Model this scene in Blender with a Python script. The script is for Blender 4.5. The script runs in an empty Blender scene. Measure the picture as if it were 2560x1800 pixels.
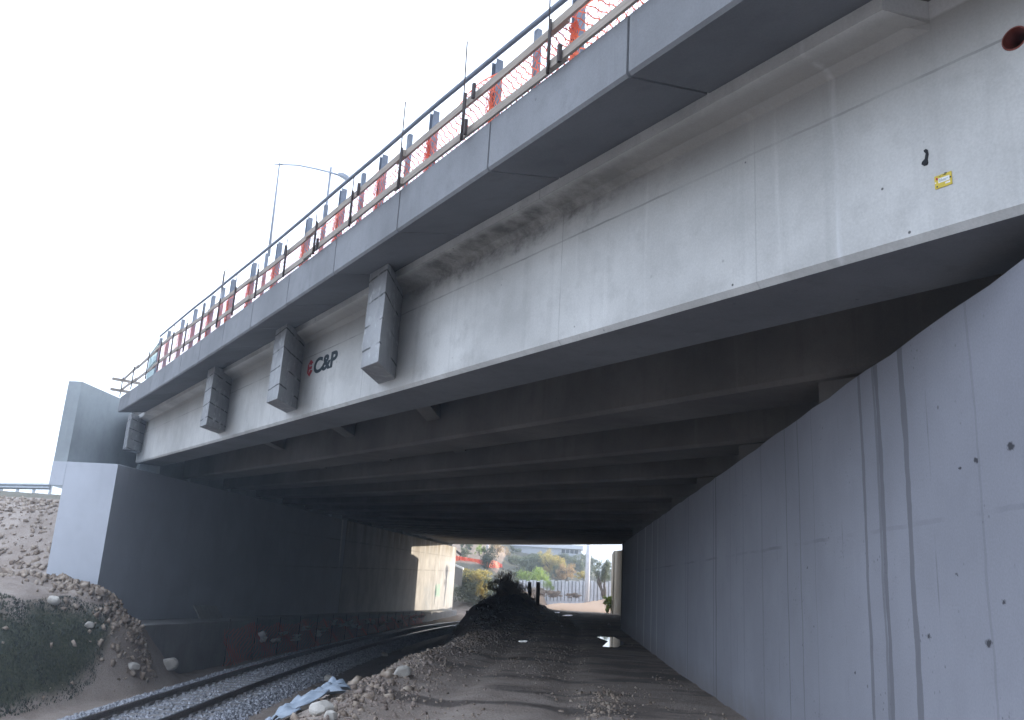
import bpy, bmesh, math, random
import numpy as np
from mathutils import Vector, Matrix

random.seed(7)
RNG = np.random.default_rng(11)
sc = bpy.context.scene
COL = sc.collection

# ------------------------------------------------------------------ camera
F, CX, CY = 2127.0, 1280.0, 900.0
_V = np.array([480., -8210., F]); _V /= np.linalg.norm(_V)
_D = np.array([135., 559., F]); _D -= _V * (_D @ _V); _D /= np.linalg.norm(_D)
_X = np.cross(_D, _V)
if _X[0] < 0: _X = -_X
R = np.array([_X, _D, _V])
CAM = np.array([0., 0., 1.7])
cam = bpy.data.cameras.new('camera')
cam.sensor_fit = 'HORIZONTAL'; cam.sensor_width = 36.0; cam.lens = 36.0 * F / 2560.0
cam.clip_start = 0.05; cam.clip_end = 3000
co = bpy.data.objects.new('camera', cam); COL.objects.link(co)
m = Matrix.Identity(4)
for i in range(3):
    m[i][0] = R[i, 0]; m[i][1] = -R[i, 1]; m[i][2] = -R[i, 2]; m[i][3] = CAM[i]
co.matrix_world = m
sc.camera = co

# ------------------------------------------------------------------ sky and sun
SUN_AZ, SUN_EL = 60.0, 4.5           # azimuth from +Y (along the underpass) towards +X
w = bpy.data.worlds.new('World'); sc.world = w; w.use_nodes = True
nt = w.node_tree; bg = nt.nodes['Background']
sky = nt.nodes.new('ShaderNodeTexSky'); sky.sky_type = 'NISHITA'; sky.sun_disc = False
sky.sun_elevation = math.radians(SUN_EL); sky.sun_rotation = math.radians(SUN_AZ)
sky.altitude = 50; sky.air_density = 1.0; sky.dust_density = 1.6; sky.ozone_density = 1.0
hz_mix = nt.nodes.new('ShaderNodeMix'); hz_mix.data_type = 'RGBA'        # thin white overcast over the clear sky
hz_mix.inputs[0].default_value = 0.8; nt.links.new(sky.outputs[0], hz_mix.inputs[6]); hz_mix.inputs[7].default_value = (4.55, 5.1, 6.2, 1)
nt.links.new(hz_mix.outputs[2], bg.inputs[0]); bg.inputs[1].default_value = 0.15
sl = bpy.data.lights.new('sun', 'SUN'); sl.energy = 5.0; sl.angle = math.radians(0.5); sl.color = (1.0, 0.90, 0.76)
so = bpy.data.objects.new('sun', sl); COL.objects.link(so)
_a, _e = math.radians(SUN_AZ), math.radians(SUN_EL)
so.rotation_euler = Vector((math.sin(_a) * math.cos(_e), math.cos(_a) * math.cos(_e), math.sin(_e))).to_track_quat('Z', 'Y').to_euler()
so.location = (60, 40, 30)
sc.view_settings.view_transform = 'Standard'; sc.view_settings.look = 'None'
sc.view_settings.gamma = 1.0; sc.view_settings.use_curve_mapping = False
sc.view_settings.exposure = 1.8
sc.render.engine = 'CYCLES'
sc.cycles.max_bounces = 10; sc.cycles.diffuse_bounces = 6

# ------------------------------------------------------------------ helpers
def drop(px, py):
    r = ray(px, py); r = r / np.linalg.norm(r); ds = np.concatenate([np.arange(5, 60, .02), np.arange(60, 400, .15)]); pts = CAM + r * ds[:, None]; below = pts[:, 2] < hz(pts[:, 0], pts[:, 1])
    return pts[np.argmax(below)]
def ray(px, py): return R @ np.array([px - CX, py - CY, F])
def at_y(px, py, y): r = ray(px, py); return CAM + r * (y / r[1])
def at_z(px, py, z): r = ray(px, py); return CAM + r * ((z - CAM[2]) / r[2])
def at_x(px, py, x): r = ray(px, py); return CAM + r * (x / r[0])
G = np.array([-.5837, .8120, 0.]); N = np.array([.8120, .5837, 0.])   # along the girders / across the deck
def P(t, s, z): v = G * t + N * s; return (v[0], v[1], z)
def I(x, xs, ys): return float(np.interp(x, xs, ys))

class MB:
    def __init__(self): self.v = []; self.f = []
    def add(self, vs, fs):
        o = len(self.v); self.v += [tuple(map(float, a)) for a in vs]; self.f += [tuple(i + o for i in q) for q in fs]; return self
    def hexa(self, b, t):      # 4 bottom points, 4 top points
        return self.add(list(b) + list(t), [(3, 2, 1, 0), (4, 5, 6, 7), (0, 1, 5, 4), (1, 2, 6, 5), (2, 3, 7, 6), (3, 0, 4, 7)])
    def box(self, x0, x1, y0, y1, z0, z1):
        return self.hexa([(x0, y0, z0), (x1, y0, z0), (x1, y1, z0), (x0, y1, z0)], [(x0, y0, z1), (x1, y0, z1), (x1, y1, z1), (x0, y1, z1)])
    def loft(self, rings, cap=True):
        o = len(self.v); n = len(rings[0])
        for r in rings: self.v += [tuple(map(float, p)) for p in r]
        for i in range(len(rings) - 1):
            for j in range(n):
                a = o + i * n + j; b = o + i * n + (j + 1) % n
                self.f.append((a, b, b + n, a + n))
        if cap:
            self.f.append(tuple(o + j for j in range(n))[::-1]); self.f.append(tuple(o + (len(rings) - 1) * n + j for j in range(n)))
        return self
    def tube(self, pts, r, n=8):
        pts = [np.array(p, float) for p in pts]; rings = []
        rr = r if isinstance(r, (list, tuple)) else [r] * len(pts)
        for i, p in enumerate(pts):
            d = pts[min(i + 1, len(pts) - 1)] - pts[max(i - 1, 0)]; d /= (np.linalg.norm(d) + 1e-9)
            u = np.cross(d, [0, 0, 1.]) if abs(d[2]) < .9 else np.cross(d, [1., 0, 0]); u /= np.linalg.norm(u); v = np.cross(d, u)
            rings.append([p + rr[i] * (u * math.cos(k * 2 * math.pi / n) + v * math.sin(k * 2 * math.pi / n)) for k in range(n)])
        return self.loft(rings)
    def bar(self, a, b, wdt, hgt, up=(0, 0, 1)):    # rectangular bar from a to b
        a = np.array(a, float); b = np.array(b, float); d = (b - a) / np.linalg.norm(b - a)
        u = np.cross(d, up); u /= np.linalg.norm(u); v = np.cross(u, d)
        r = lambda p: [p + u * wdt / 2 + v * hgt / 2, p - u * wdt / 2 + v * hgt / 2, p - u * wdt / 2 - v * hgt / 2, p + u * wdt / 2 - v * hgt / 2]
        return self.loft([r(a), r(b)])
    def build(self, name, mat, parent=None, smooth=False, bevel=0):
        me = bpy.data.meshes.new(name); me.from_pydata(self.v, [], self.f); me.validate()
        bm = bmesh.new(); bm.from_mesh(me); bmesh.ops.recalc_face_normals(bm, faces=bm.faces); bm.to_mesh(me); bm.free()
        if mat: me.materials.append(mat)
        if smooth: me.polygons.foreach_set('use_smooth', [True] * len(me.polygons))
        o = bpy.data.objects.new(name, me); COL.objects.link(o)
        if parent is not None:
            o.parent = parent; o.matrix_parent_inverse = Matrix.Translation(-parent.location)
        if bevel:
            b = o.modifiers.new('bevel', 'BEVEL'); b.width = bevel; b.segments = 2; b.limit_method = 'ANGLE'
        return o

def raw(name, v, f, mat, parent=None, smooth=False):
    v = np.asarray(v, np.float32); f = np.asarray(f, np.int32); k = f.shape[1]
    me = bpy.data.meshes.new(name); me.vertices.add(len(v)); me.vertices.foreach_set('co', v.ravel())
    me.loops.add(f.size); me.loops.foreach_set('vertex_index', f.ravel())
    me.polygons.add(len(f)); me.polygons.foreach_set('loop_start', np.arange(0, f.size, k, dtype=np.int32))
    me.polygons.foreach_set('loop_total', np.full(len(f), k, np.int32))
    if smooth: me.polygons.foreach_set('use_smooth', np.ones(len(f), bool))
    me.update(); me.validate()
    if mat: me.materials.append(mat)
    o = bpy.data.objects.new(name, me); COL.objects.link(o)
    if parent is not None: o.parent = parent; o.matrix_parent_inverse = Matrix.Translation(-parent.location)
    return o

def tag(o, label=None, cat=None, group=None, kind=None):
    if label: o['label'] = label
    if cat: o['category'] = cat
    if group: o['group'] = group
    if kind: o['kind'] = kind
    return o
def thing(name, loc, label, cat, group=None):
    o = bpy.data.objects.new(name, None); o.location = [float(a) for a in loc]; o.empty_display_size = .3; COL.objects.link(o)
    return tag(o, label, cat, group)
def copy_tree(src, loc, label=None, rz=None, scale=None):
    c = src.copy(); COL.objects.link(c); c.location = [float(a) for a in loc]
    if label: c['label'] = label
    if rz is not None: c.rotation_euler = (0, 0, rz)
    if scale: c.scale = (scale,) * 3
    for ch in src.children:
        d = ch.copy(); COL.objects.link(d); d.parent = c
        for g2 in ch.children:
            e = g2.copy(); COL.objects.link(e); e.parent = d
    return c

# value noise (numpy)
_tab = RNG.random((256, 256))
def vn(x, y):
    xi = np.floor(x).astype(int); yi = np.floor(y).astype(int); fx = x - xi; fy = y - yi
    fx = fx * fx * (3 - 2 * fx); fy = fy * fy * (3 - 2 * fy)
    a = _tab[xi % 256, yi % 256]; b = _tab[(xi + 1) % 256, yi % 256]; c = _tab[xi % 256, (yi + 1) % 256]; d = _tab[(xi + 1) % 256, (yi + 1) % 256]
    return (a * (1 - fx) + b * fx) * (1 - fy) + (c * (1 - fx) + d * fx) * fy - .5
def fbm(x, y, o=4):
    r = 0; a = 1.
    for i in range(o): r = r + a * vn(x * 2 ** i + 17.3 * i, y * 2 ** i + 5.1 * i); a *= .5
    return r
def sst(a, b, x): t = np.clip((x - a) / (b - a), 0, 1); return t * t * (3 - 2 * t)

# ------------------------------------------------------------------ materials
class NT:
    def __init__(self, name, rough=.85, spec=.3):
        self.m = bpy.data.materials.new(name); self.m.use_nodes = True; self.t = self.m.node_tree; self.b = self.t.nodes['Principled BSDF']
        self.b.inputs['Roughness'].default_value = rough; self.b.inputs['Specular IOR Level'].default_value = spec
    def n(self, ty, **k):
        x = self.t.nodes.new(ty)
        for a, v in k.items(): setattr(x, a, v)
        return x
    def l(self, a, b): self.t.links.new(a, b)
    def put(self, sock, v):
        if hasattr(v, 'is_output'): self.l(v, sock)
        elif v is not None: sock.default_value = v
    def math(self, op, a, b=None, c=None, clamp=False):
        x = self.n('ShaderNodeMath', operation=op, use_clamp=clamp); self.put(x.inputs[0], a); self.put(x.inputs[1], b)
        if c is not None: self.put(x.inputs[2], c)
        return x.outputs[0]
    def mix(self, f, a, b, blend='MIX'):
        x = self.n('ShaderNodeMix', data_type='RGBA', blend_type=blend); self.put(x.inputs[0], f)
        for s, v in ((6, a), (7, b)): self.put(x.inputs[s], v if hasattr(v, 'is_output') else (*v, 1) if len(v) == 3 else v)
        return x.outputs[2]
    def pos(self): 
        if not hasattr(self, '_p'): self._p = self.n('ShaderNodeNewGeometry').outputs['Position']
        return self._p
    def xyz(self):
        if not hasattr(self, '_s'):
            s = self.n('ShaderNodeSeparateXYZ'); self.l(self.pos(), s.inputs[0]); self._s = s.outputs
        return self._s
    def noise(self, scale, detail=4, sc3=None, rough=.6, vec=None):
        v = vec or self.pos()
        if sc3:
            mp = self.n('ShaderNodeVectorMath', operation='MULTIPLY'); self.l(v, mp.inputs[0]); mp.inputs[1].default_value = sc3; v = mp.outputs[0]
        x = self.n('ShaderNodeTexNoise'); self.l(v, x.inputs['Vector']); x.inputs['Scale'].default_value = scale; x.inputs['Detail'].default_value = detail; x.inputs['Roughness'].default_value = rough
        return x.outputs[0]
    def ramp(self, v, a, b):   # linear 0..1 between a and b
        x = self.n('ShaderNodeMapRange', clamp=True); self.put(x.inputs[0], v); x.inputs[1].default_value = a; x.inputs[2].default_value = b
        return x.outputs[0]
    def bump(self, h, strength=.3, dist=.02):
        x = self.n('ShaderNodeBump'); x.inputs['Strength'].default_value = strength; x.inputs['Distance'].default_value = dist
        self.l(h, x.inputs['Height']); self.l(x.outputs[0], self.b.inputs['Normal'])
    def color(self, c): self.put(self.b.inputs['Base Color'], c if hasattr(c, 'is_output') else (*c, 1))

def simple(name, c, rough=.6, var=.25, scale=8, metal=0, spec=.3):
    k = NT(name, rough, spec); f = k.noise(scale); k.color(k.mix(k.ramp(f, .3, .7), tuple(a * (1 - var) for a in c), tuple(min(1, a * (1 + var)) for a in c)))
    k.b.inputs['Metallic'].default_value = metal; return k.m

def line_mask(k, v, centre, half, soft=.3):   # 1 inside |v-centre|<half
    d = k.math('ABSOLUTE', k.math('SUBTRACT', v, centre)); return k.ramp(d, half, half * (1 - soft))

def concrete(name, base, var=.18, streak=.25, blot=.35, pores=.5, extra=None, rough=.85):
    k = NT(name, rough, .25)
    big = k.noise(.55, 5); med = k.noise(3.5, 5); fine = k.noise(60, 3)
    c = k.mix(k.ramp(big, .32, .68), tuple(a * (1 - var) for a in base), tuple(a * (1 + var * .6) for a in base))
    c = k.mix(k.math('MULTIPLY', k.ramp(med, .52, .75), blot), c, tuple(a * .72 for a in base))
    st = k.noise(1.0, 4, (5.5, 5.5, .22)); c = k.mix(k.math('MULTIPLY', k.ramp(st, .54, .72), streak), c, tuple(a * .62 for a in base))
    st2 = k.noise(1.0, 3, (9.0, 9.0, .3)); c = k.mix(k.math('MULTIPLY', k.ramp(st2, .62, .75), streak * .8), c, tuple(min(.9, a * 1.35) for a in base))
    c = k.mix(k.ramp(fine, .3, .7), k.mix(.12, c, (0, 0, 0)), c)
    pv = k.n('ShaderNodeTexVoronoi'); k.l(k.pos(), pv.inputs['Vector']); pv.inputs['Scale'].default_value = 4.2
    pm = k.math('MULTIPLY', k.ramp(pv.outputs['Distance'], .075, .04), k.ramp(k.noise(1.3, 2), .5, .6))
    c = k.mix(k.math('MULTIPLY', pm, pores), c, tuple(a * .3 for a in base))
    if extra: c = extra(k, c)
    k.color(c); k.bump(k.math('ADD', k.math('MULTIPLY', med, .6), k.math('MULTIPLY', fine, .25)), .25, .01)
    return k.m

def wall_extra(k, c):       # run-off streaks, lift joint and form-tie holes on the right-hand wall
    x, y, z = k.xyz()
    wob = k.math('MULTIPLY', k.math('SUBTRACT', k.noise(1.0, 3, (0.3, 0.0, .9)), .5), .16)
    yy = k.math('ADD', y, wob)
    wn = k.math('MULTIPLY_ADD', k.noise(1.0, 4, (.2, 2.0, 2.2)), 1.3, .35)
    S = [(7.47, .045, .55), (7.12, .034, .45), (7.05, .05, .6), (6.52, .062, .6), (10.12, .018, .7), (11.4, .05, .22), (12.6, .06, .16),
         (14.9, .05, .75), (15.15, .03, .6), (18.3, .05, .6), (18.65, .03, .5), (9.55, .02, .5), (9.0, .012, .3), (22.5, .06, .5), (5.4, .02, .22), (13.6, .02, .3)]
    for y0, h, s in S:
        d = k.math('ABSOLUTE', k.math('SUBTRACT', yy, y0)); hw = k.math('MULTIPLY', wn, h)
        mk = k.math('LESS_THAN', d, hw)
        edge = k.ramp(k.math('DIVIDE', d, hw), .85, .68)
        c = k.mix(k.math('MULTIPLY', edge, s), c, (.10, .10, .11))
    for y0, h in ((26.0, .09), (28.3, .12), (31.3, .10), (24.4, .06)):     # pale lime runs
        d = k.math('ABSOLUTE', k.math('SUBTRACT', yy, y0)); c = k.mix(k.math('MULTIPLY', k.ramp(d, h, h * .4), .55), c, (.72, .72, .72))
    hn = k.math('MULTIPLY', k.math('SUBTRACT', k.noise(38, 3), .5), .05)
    for y0, z0, r in ((4.99, 2.60, .03), (5.42, 2.58, .022), (6.3, 1.49, .02), (5.44, 1.50, .03), (5.22, 1.74, .016), (5.64, 2.56, .012), (5.8, 1.9, .012), (7.9, 1.1, .014), (9.3, 2.0, .014)):     # tie holes and honeycombing
        dd = k.math('SQRT', k.math('ADD', k.math('POWER', k.math('MULTIPLY', k.math('SUBTRACT', y, y0), .62), 2), k.math('POWER', k.math('SUBTRACT', z, z0), 2)))
        c = k.mix(k.math('MULTIPLY', k.ramp(k.math('ADD', dd, hn), r, r * .5), .9), c, (.03, .03, .035))
    sp = k.math('MULTIPLY', k.ramp(k.math('ADD', z, k.math('MULTIPLY', k.noise(2.5, 5), .6)), .75, .35), .45); c = k.mix(sp, c, (.17, .15, .135))
    j = line_mask(k, k.math('ADD', z, k.math('MULTIPLY', k.noise(2, 3), .05)), 2.28, .02)
    j = k.math('MULTIPLY', j, k.ramp(k.noise(.7, 3), .42, .6)); c = k.mix(k.math('MULTIPLY', j, .6), c, (.15, .15, .17))
    for y0 in (4.3, 6.1, 8.1, 10.6, 13.1):
        j = line_mask(k, y, y0, .012); j = k.math('MULTIPLY', j, k.ramp(k.noise(1.6, 3), .48, .62)); c = k.mix(k.math('MULTIPLY', j, .55), c, (.14, .14, .16))
    vo = k.n('ShaderNodeTexVoronoi'); k.l(k.pos(), vo.inputs['Vector']); vo.inputs['Scale'].default_value = 16
    pm = k.math('MULTIPLY', k.ramp(vo.outputs['Distance'], .2, .12), k.ramp(k.noise(1.7, 4), .56, .68))
    c = k.mix(k.math('MULTIPLY', pm, .75), c, (.09, .09, .11))
    return c
def girder_extra(k, c):
    x, y, z = k.xyz()
    tt = k.math('ADD', k.math('MULTIPLY', x, -.5837), k.math('MULTIPLY', y, .8120))
    zb = k.math('MULTIPLY_ADD', k.math('SUBTRACT', tt, 1.98), .0355, 3.775); rel = k.math('SUBTRACT', z, zb)
    j = line_mask(k, k.math('ADD', rel, k.math('MULTIPLY', k.noise(3, 3), .02)), 1.08, .011)
    c = k.mix(k.math('MULTIPLY', j, k.math('MULTIPLY_ADD', k.ramp(k.noise(.9, 3), .4, .6), .5, .15)), c, (.16, .16, .16))
    for t0, a in ((4.05, .22), (6.55, .35), (11.6, .55), (16.2, .3)):
        j = line_mask(k, tt, t0, .008); j = k.math('MULTIPLY', j, k.ramp(k.noise(2, 2), .38, .5)); c = k.mix(k.math('MULTIPLY', j, a), c, (.14, .14, .14))
    # warm, grimy upper band and black mould under the haunch
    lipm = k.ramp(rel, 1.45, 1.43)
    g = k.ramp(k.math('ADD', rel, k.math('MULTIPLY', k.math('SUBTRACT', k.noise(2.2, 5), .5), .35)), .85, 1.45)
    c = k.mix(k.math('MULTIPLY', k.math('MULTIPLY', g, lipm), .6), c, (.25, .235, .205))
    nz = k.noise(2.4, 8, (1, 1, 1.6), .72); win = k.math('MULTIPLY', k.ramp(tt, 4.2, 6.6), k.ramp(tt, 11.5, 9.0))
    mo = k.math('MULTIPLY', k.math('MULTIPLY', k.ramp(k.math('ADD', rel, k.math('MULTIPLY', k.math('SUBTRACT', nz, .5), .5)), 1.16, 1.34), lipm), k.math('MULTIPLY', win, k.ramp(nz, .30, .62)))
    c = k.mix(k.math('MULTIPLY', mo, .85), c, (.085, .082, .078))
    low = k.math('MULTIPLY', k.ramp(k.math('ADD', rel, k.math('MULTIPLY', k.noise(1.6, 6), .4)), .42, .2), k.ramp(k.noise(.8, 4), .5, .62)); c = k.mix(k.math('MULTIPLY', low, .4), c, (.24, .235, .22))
    # white lime runs
    w1 = k.math('MULTIPLY', line_mask(k, k.math('ADD', tt, k.math('MULTIPLY', k.noise(1.2, 2), .05)), 3.37, .035, .8), k.ramp(k.noise(1, 3, (12, 12, .8)), .4, .6))
    c = k.mix(k.math('MULTIPLY', w1, .28), c, (.75, .76, .77))
    # hairline scuffs
    vo = k.n('ShaderNodeTexVoronoi'); k.l(k.pos(), vo.inputs['Vector']); vo.inputs['Scale'].default_value = 5.5
    pm = k.math('MULTIPLY', k.ramp(vo.outputs['Distance'], .07, .04), k.ramp(k.noise(1.1, 3), .55, .62)); c = k.mix(pm, c, (.1, .1, .1))
    return c
def bracket_extra(k, c):     # board marks and open lift joints
    x, y, z = k.xyz()
    zz = k.math('ADD', k.math('MULTIPLY_ADD', y, .05, z), k.math('MULTIPLY', k.noise(3, 3), .05))
    fr = k.math('FRACT', k.math('MULTIPLY', zz, 3.1)); j = line_mask(k, fr, .5, .05, .4)
    c = k.mix(k.math('MULTIPLY', j, k.math('MULTIPLY', k.ramp(k.noise(2.3, 3), .40, .5), .9)), c, (.06, .06, .06))
    return k.mix(k.math('MULTIPLY', k.ramp(k.noise(6, 5), .55, .7), .5), c, (.55, .56, .57))
def abut_extra(k, c):       # lift joint, vertical joints and drips from the bearing shelf
    x, y, z = k.xyz()
    zt = k.math('MULTIPLY_ADD', k.math('SUBTRACT', y, 26.3), .0101, 4.58); d = k.math('SUBTRACT', zt, z)
    old = k.ramp(y, 55.6, 55.8)
    c = k.mix(old, c, k.mix(k.ramp(k.noise(.6, 5), .35, .65), (.36, .345, .325), (.50, .48, .45)))
    for dj in (1.3, 3.0):
        j = line_mask(k, k.math('ADD', d, k.math('MULTIPLY', k.noise(1.4, 4), .15)), dj + .07, .05); c = k.mix(k.math('MULTIPLY', k.math('MULTIPLY', j, k.ramp(k.noise(.5, 3), .35, .55)), k.math('MULTIPLY', k.ramp(y, 40, 60), .6)), c, (.16, .15, .14))
    dr = k.noise(1.0, 4, (.8, .8, .10)); dm = k.math('MULTIPLY', k.ramp(dr, .44, .56), k.ramp(d, 2.0, .5)); c = k.mix(k.math('MULTIPLY', k.math('MULTIPLY', dm, old), .8), c, (.22, .18, .12))
    dr2 = k.noise(1.0, 4, (.7, .7, .06)); c = k.mix(k.math('MULTIPLY', k.math('MULTIPLY', k.ramp(dr2, .55, .68), old), .45), c, (.26, .24, .22))
    for y0, h, s in ((95.3, .1, .8), (55.7, .07, .5)):
        c = k.mix(k.math('MULTIPLY', line_mask(k, y, y0, h), s), c, (.12, .1, .09))
    wl = k.math('MULTIPLY', line_mask(k, k.math('ADD', y, k.math('MULTIPLY', z, .1)), 55.0, .22, .6), k.math('MULTIPLY', k.ramp(d, 3.3, 2.0), k.ramp(k.noise(1, 3, (1, 1, 1.5)), .35, .5)))
    c = k.mix(k.math('MULTIPLY', wl, .8), c, (.8, .8, .8))
    # faded green spray paint and grey buffed patch low on the old end of the wall
    gm = k.math('MULTIPLY', k.ramp(k.math('ABSOLUTE', k.math('SUBTRACT', y, 98.8)), 2.1, 1.8), k.ramp(k.math('ABSOLUTE', k.math('SUBTRACT', z, .15)), .75, .6))
    gm = k.math('MULTIPLY', gm, k.ramp(k.noise(3.0, 4), .4, .5)); c = k.mix(k.math('MULTIPLY', gm, .7), c, (.28, .5, .37))
    pm = k.math('MULTIPLY', k.ramp(k.math('ABSOLUTE', k.math('SUBTRACT', y, 91.5)), 3.0, 2.0), k.ramp(z, 1.2, .5)); c = k.mix(k.math('MULTIPLY', pm, k.math('MULTIPLY', k.ramp(k.noise(2, 4), .35, .6), .5)), c, (.3, .33, .36))
    return c

M = {}
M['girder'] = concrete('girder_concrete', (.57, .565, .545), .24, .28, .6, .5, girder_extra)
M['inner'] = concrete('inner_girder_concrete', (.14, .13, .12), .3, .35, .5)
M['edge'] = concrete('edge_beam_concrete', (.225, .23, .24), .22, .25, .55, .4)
M['under'] = concrete('shaded_cantilever_concrete', (.15, .155, .165), .2, .1, .5, .2)  # edge beam colour darkened to carry the shade of its underside
M['bracket'] = concrete('rough_bracket_concrete', (.34, .345, .35), .3, .4, .8, .8, bracket_extra)
M['paint'] = concrete('grey_painted_concrete', (.285, .29, .325), .12, .08, .18, .7, wall_extra)
M['abut'] = concrete('abutment_concrete', (.49, .51, .55), .08, .1, .2, .4, abut_extra)
M['raw'] = concrete('raw_concrete', (.33, .36, .37), .2, .3, .4, .3)
M['footing'] = concrete('footing_concrete', (.33, .32, .31), .2, .4, .5, .4)
M['cream'] = concrete('weathered_cream_concrete', (.55, .51, .42), .2, .6, .4)
M['asphalt'] = simple('asphalt', (.05, .05, .052), .9)
M['steel'] = simple('grey_painted_steel', (.17, .195, .24), .5, .2, 5)
M['galv'] = simple('galvanised_steel', (.42, .44, .46), .45, .15, 6, .6)
M['rod'] = simple('dark_rusty_bar', (.05, .038, .035), .7, .3, 20)
M['wood'] = None
k = NT('weathered_plank', .85, .2); g_ = k.noise(1, 5, (3, 3, 40)); k.color(k.mix(k.ramp(g_, .3, .7), (.24, .205, .175), (.38, .33, .28))); M['wood'] = k.m
k = NT('orange_plastic_net', .55, .3); k.color(k.mix(k.ramp(k.noise(.8), .4, .6), (.80, .085, .035), (.85, .16, .06))); M['net'] = k.m
M['redpipe'] = simple('red_brown_pipe', (.22, .055, .04), .6, .3, 9)
M['black'] = simple('black_tar', (.012, .013, .016), .7, .3, 30)
M['yellow'] = simple('yellow_label', (.62, .47, .06), .5, .1, 30)
M['white'] = simple('white_paper', (.78, .78, .75), .6, .05, 30)
M['ink'] = simple('dark_lettering', (.02, .035, .045), .6, .15, 20)
M['redink'] = simple('red_lettering', (.42, .02, .035), .6, .2, 20)
M['rail'] = simple('rail_web_rust', (.16, .14, .13), .7, .3, 12)
k = NT('polished_rail_head', .14, .5); k.b.inputs['Metallic'].default_value = .9; k.color((.62, .62, .63)); M['railhead'] = k.m
M['sleeper'] = concrete('sleeper_concrete', (.30, .29, .285), .2, .1, .4)
k = NT('ballast_stone', .85, .3); k.color(k.mix(k.ramp(k.noise(9, 2, None, .5), .3, .7), (.16, .165, .185), (.55, .56, .60))); M['ballast'] = k.m
k = NT('limestone_rubble', .9, .2); k.color(k.mix(k.ramp(k.noise(5, 3), .36, .70), (.20, .15, .115), (.44, .37, .30))); M['rubble'] = k.m
M['boulder'] = None
k = NT('pale_boulder', .9, .2); c = k.mix(k.ramp(k.noise(3, 5), .35, .65), (.36, .33, .29), (.58, .55, .50)); k.color(c); k.bump(k.noise(14, 6), .6, .03); M['boulder'] = k.m
M['cloth0'] = None
k = NT('crumpled_tarp', .5, .4); k.color(k.mix(k.ramp(k.noise(4, 4), .35, .65), (.20, .245, .30), (.32, .37, .43))); M['tarp'] = k.m
k = NT('puddle_water', .03, .5); k.color((.02, .018, .015)); k.b.inputs['IOR'].default_value = 1.33; M['water'] = k.m
M['trunk'] = simple('bark', (.10, .075, .055), .9, .35, 10)
def leafmat(name, a, b, tr=.42):
    k = NT(name, .6, .25); c = k.mix(k.ramp(k.noise(2.2, 3), .35, .65), a, b); k.color(c)
    tl = k.n('ShaderNodeBsdfTranslucent'); k.put(tl.inputs[0], c); mx = k.n('ShaderNodeMixShader'); mx.inputs[0].default_value = tr
    out = [n for n in k.t.nodes if n.type == 'OUTPUT_MATERIAL'][0]
    k.l(k.b.outputs[0], mx.inputs[1]); k.l(tl.outputs[0], mx.inputs[2]); k.l(mx.outputs[0], out.inputs[0]); return k.m
M['leaf_dark'] = leafmat('dark_green_leaf', (.03, .05, .028), (.06, .085, .04))
M['leaf_grey'] = leafmat('grey_green_leaf', (.12, .14, .085), (.23, .25, .15))
M['leaf_yellow'] = leafmat('yellow_autumn_leaf', (.42, .36, .12), (.60, .48, .17))
M['leaf_lime'] = leafmat('bright_green_leaf', (.24, .33, .07), (.40, .50, .12))
M['leaf_orange'] = leafmat('orange_brown_leaf', (.44, .29, .14), (.55, .40, .20))
M['leaf_dry'] = leafmat('dry_stalk', (.24, .17, .12), (.40, .30, .22), .3)
M['grass'] = leafmat('verge_weeds', (.045, .052, .042), (.10, .11, .082), .15)
M['fence'] = simple('white_corrugated_sheet', (.62, .63, .66), .5, .12, 2)
M['housewall'] = simple('white_render', (.46, .48, .52), .8, .06, 2)
M['roof'] = simple('pale_roof_edge', (.6, .62, .66), .7, .06, 2)
k = NT('window_glass', .1, .5); k.color((.03, .035, .04)); M['glass'] = k.m
M['panel'] = simple('weathered_board', (.33, .32, .30), .85, .2, 5)
M['lampgrey'] = simple('lamp_grey', (.16, .18, .22), .5, .1, 5)
M['cloth'] = leafmat('dusty_plastic_sheet', (.45, .43, .41), (.70, .68, .66), .1)

# ------------------------------------------------------------------ ground
YK = [-60, 12, 20, 38, 60, 96, 128, 400]; ZK = [.1, .07, -.03, -.11, -.45, -1.1, -.35, -.3]
XCY = [-60, 0, 18, 28, 38, 50, 67, 88, 105, 130, 160]; XCX = [-5.0, -7.6, -9.25, -10.05, -10.5, -10.65, -10.3, -8.0, -5.0, 1.0, 9.0]
def xc(y):
    return np.interp(y, XCY, XCX) if np.ndim(y) else float(np.interp(y, XCY, XCX))
_ys = np.linspace(-60, 160, 441); _xs = np.interp(_ys, XCY, XCX); _k = np.ones(41) / 41
_xs2 = np.convolve(np.pad(_xs, 20, mode='edge'), _k, 'valid')
def xc(y): return np.interp(y, _ys, _xs2)
def railz(y): return -1.6 - .009 * (np.clip(y, -20, 140) - 18)
EY = [-60, 5, 9.6, 14, 19, 24, 30, 45, 60, 90, 100]; EX = [-2.5, -2.55, -2.75, -2.95, -3.1, -2.8, -2.9, -4.2, -4.5, -4.0, -3.5]
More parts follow.
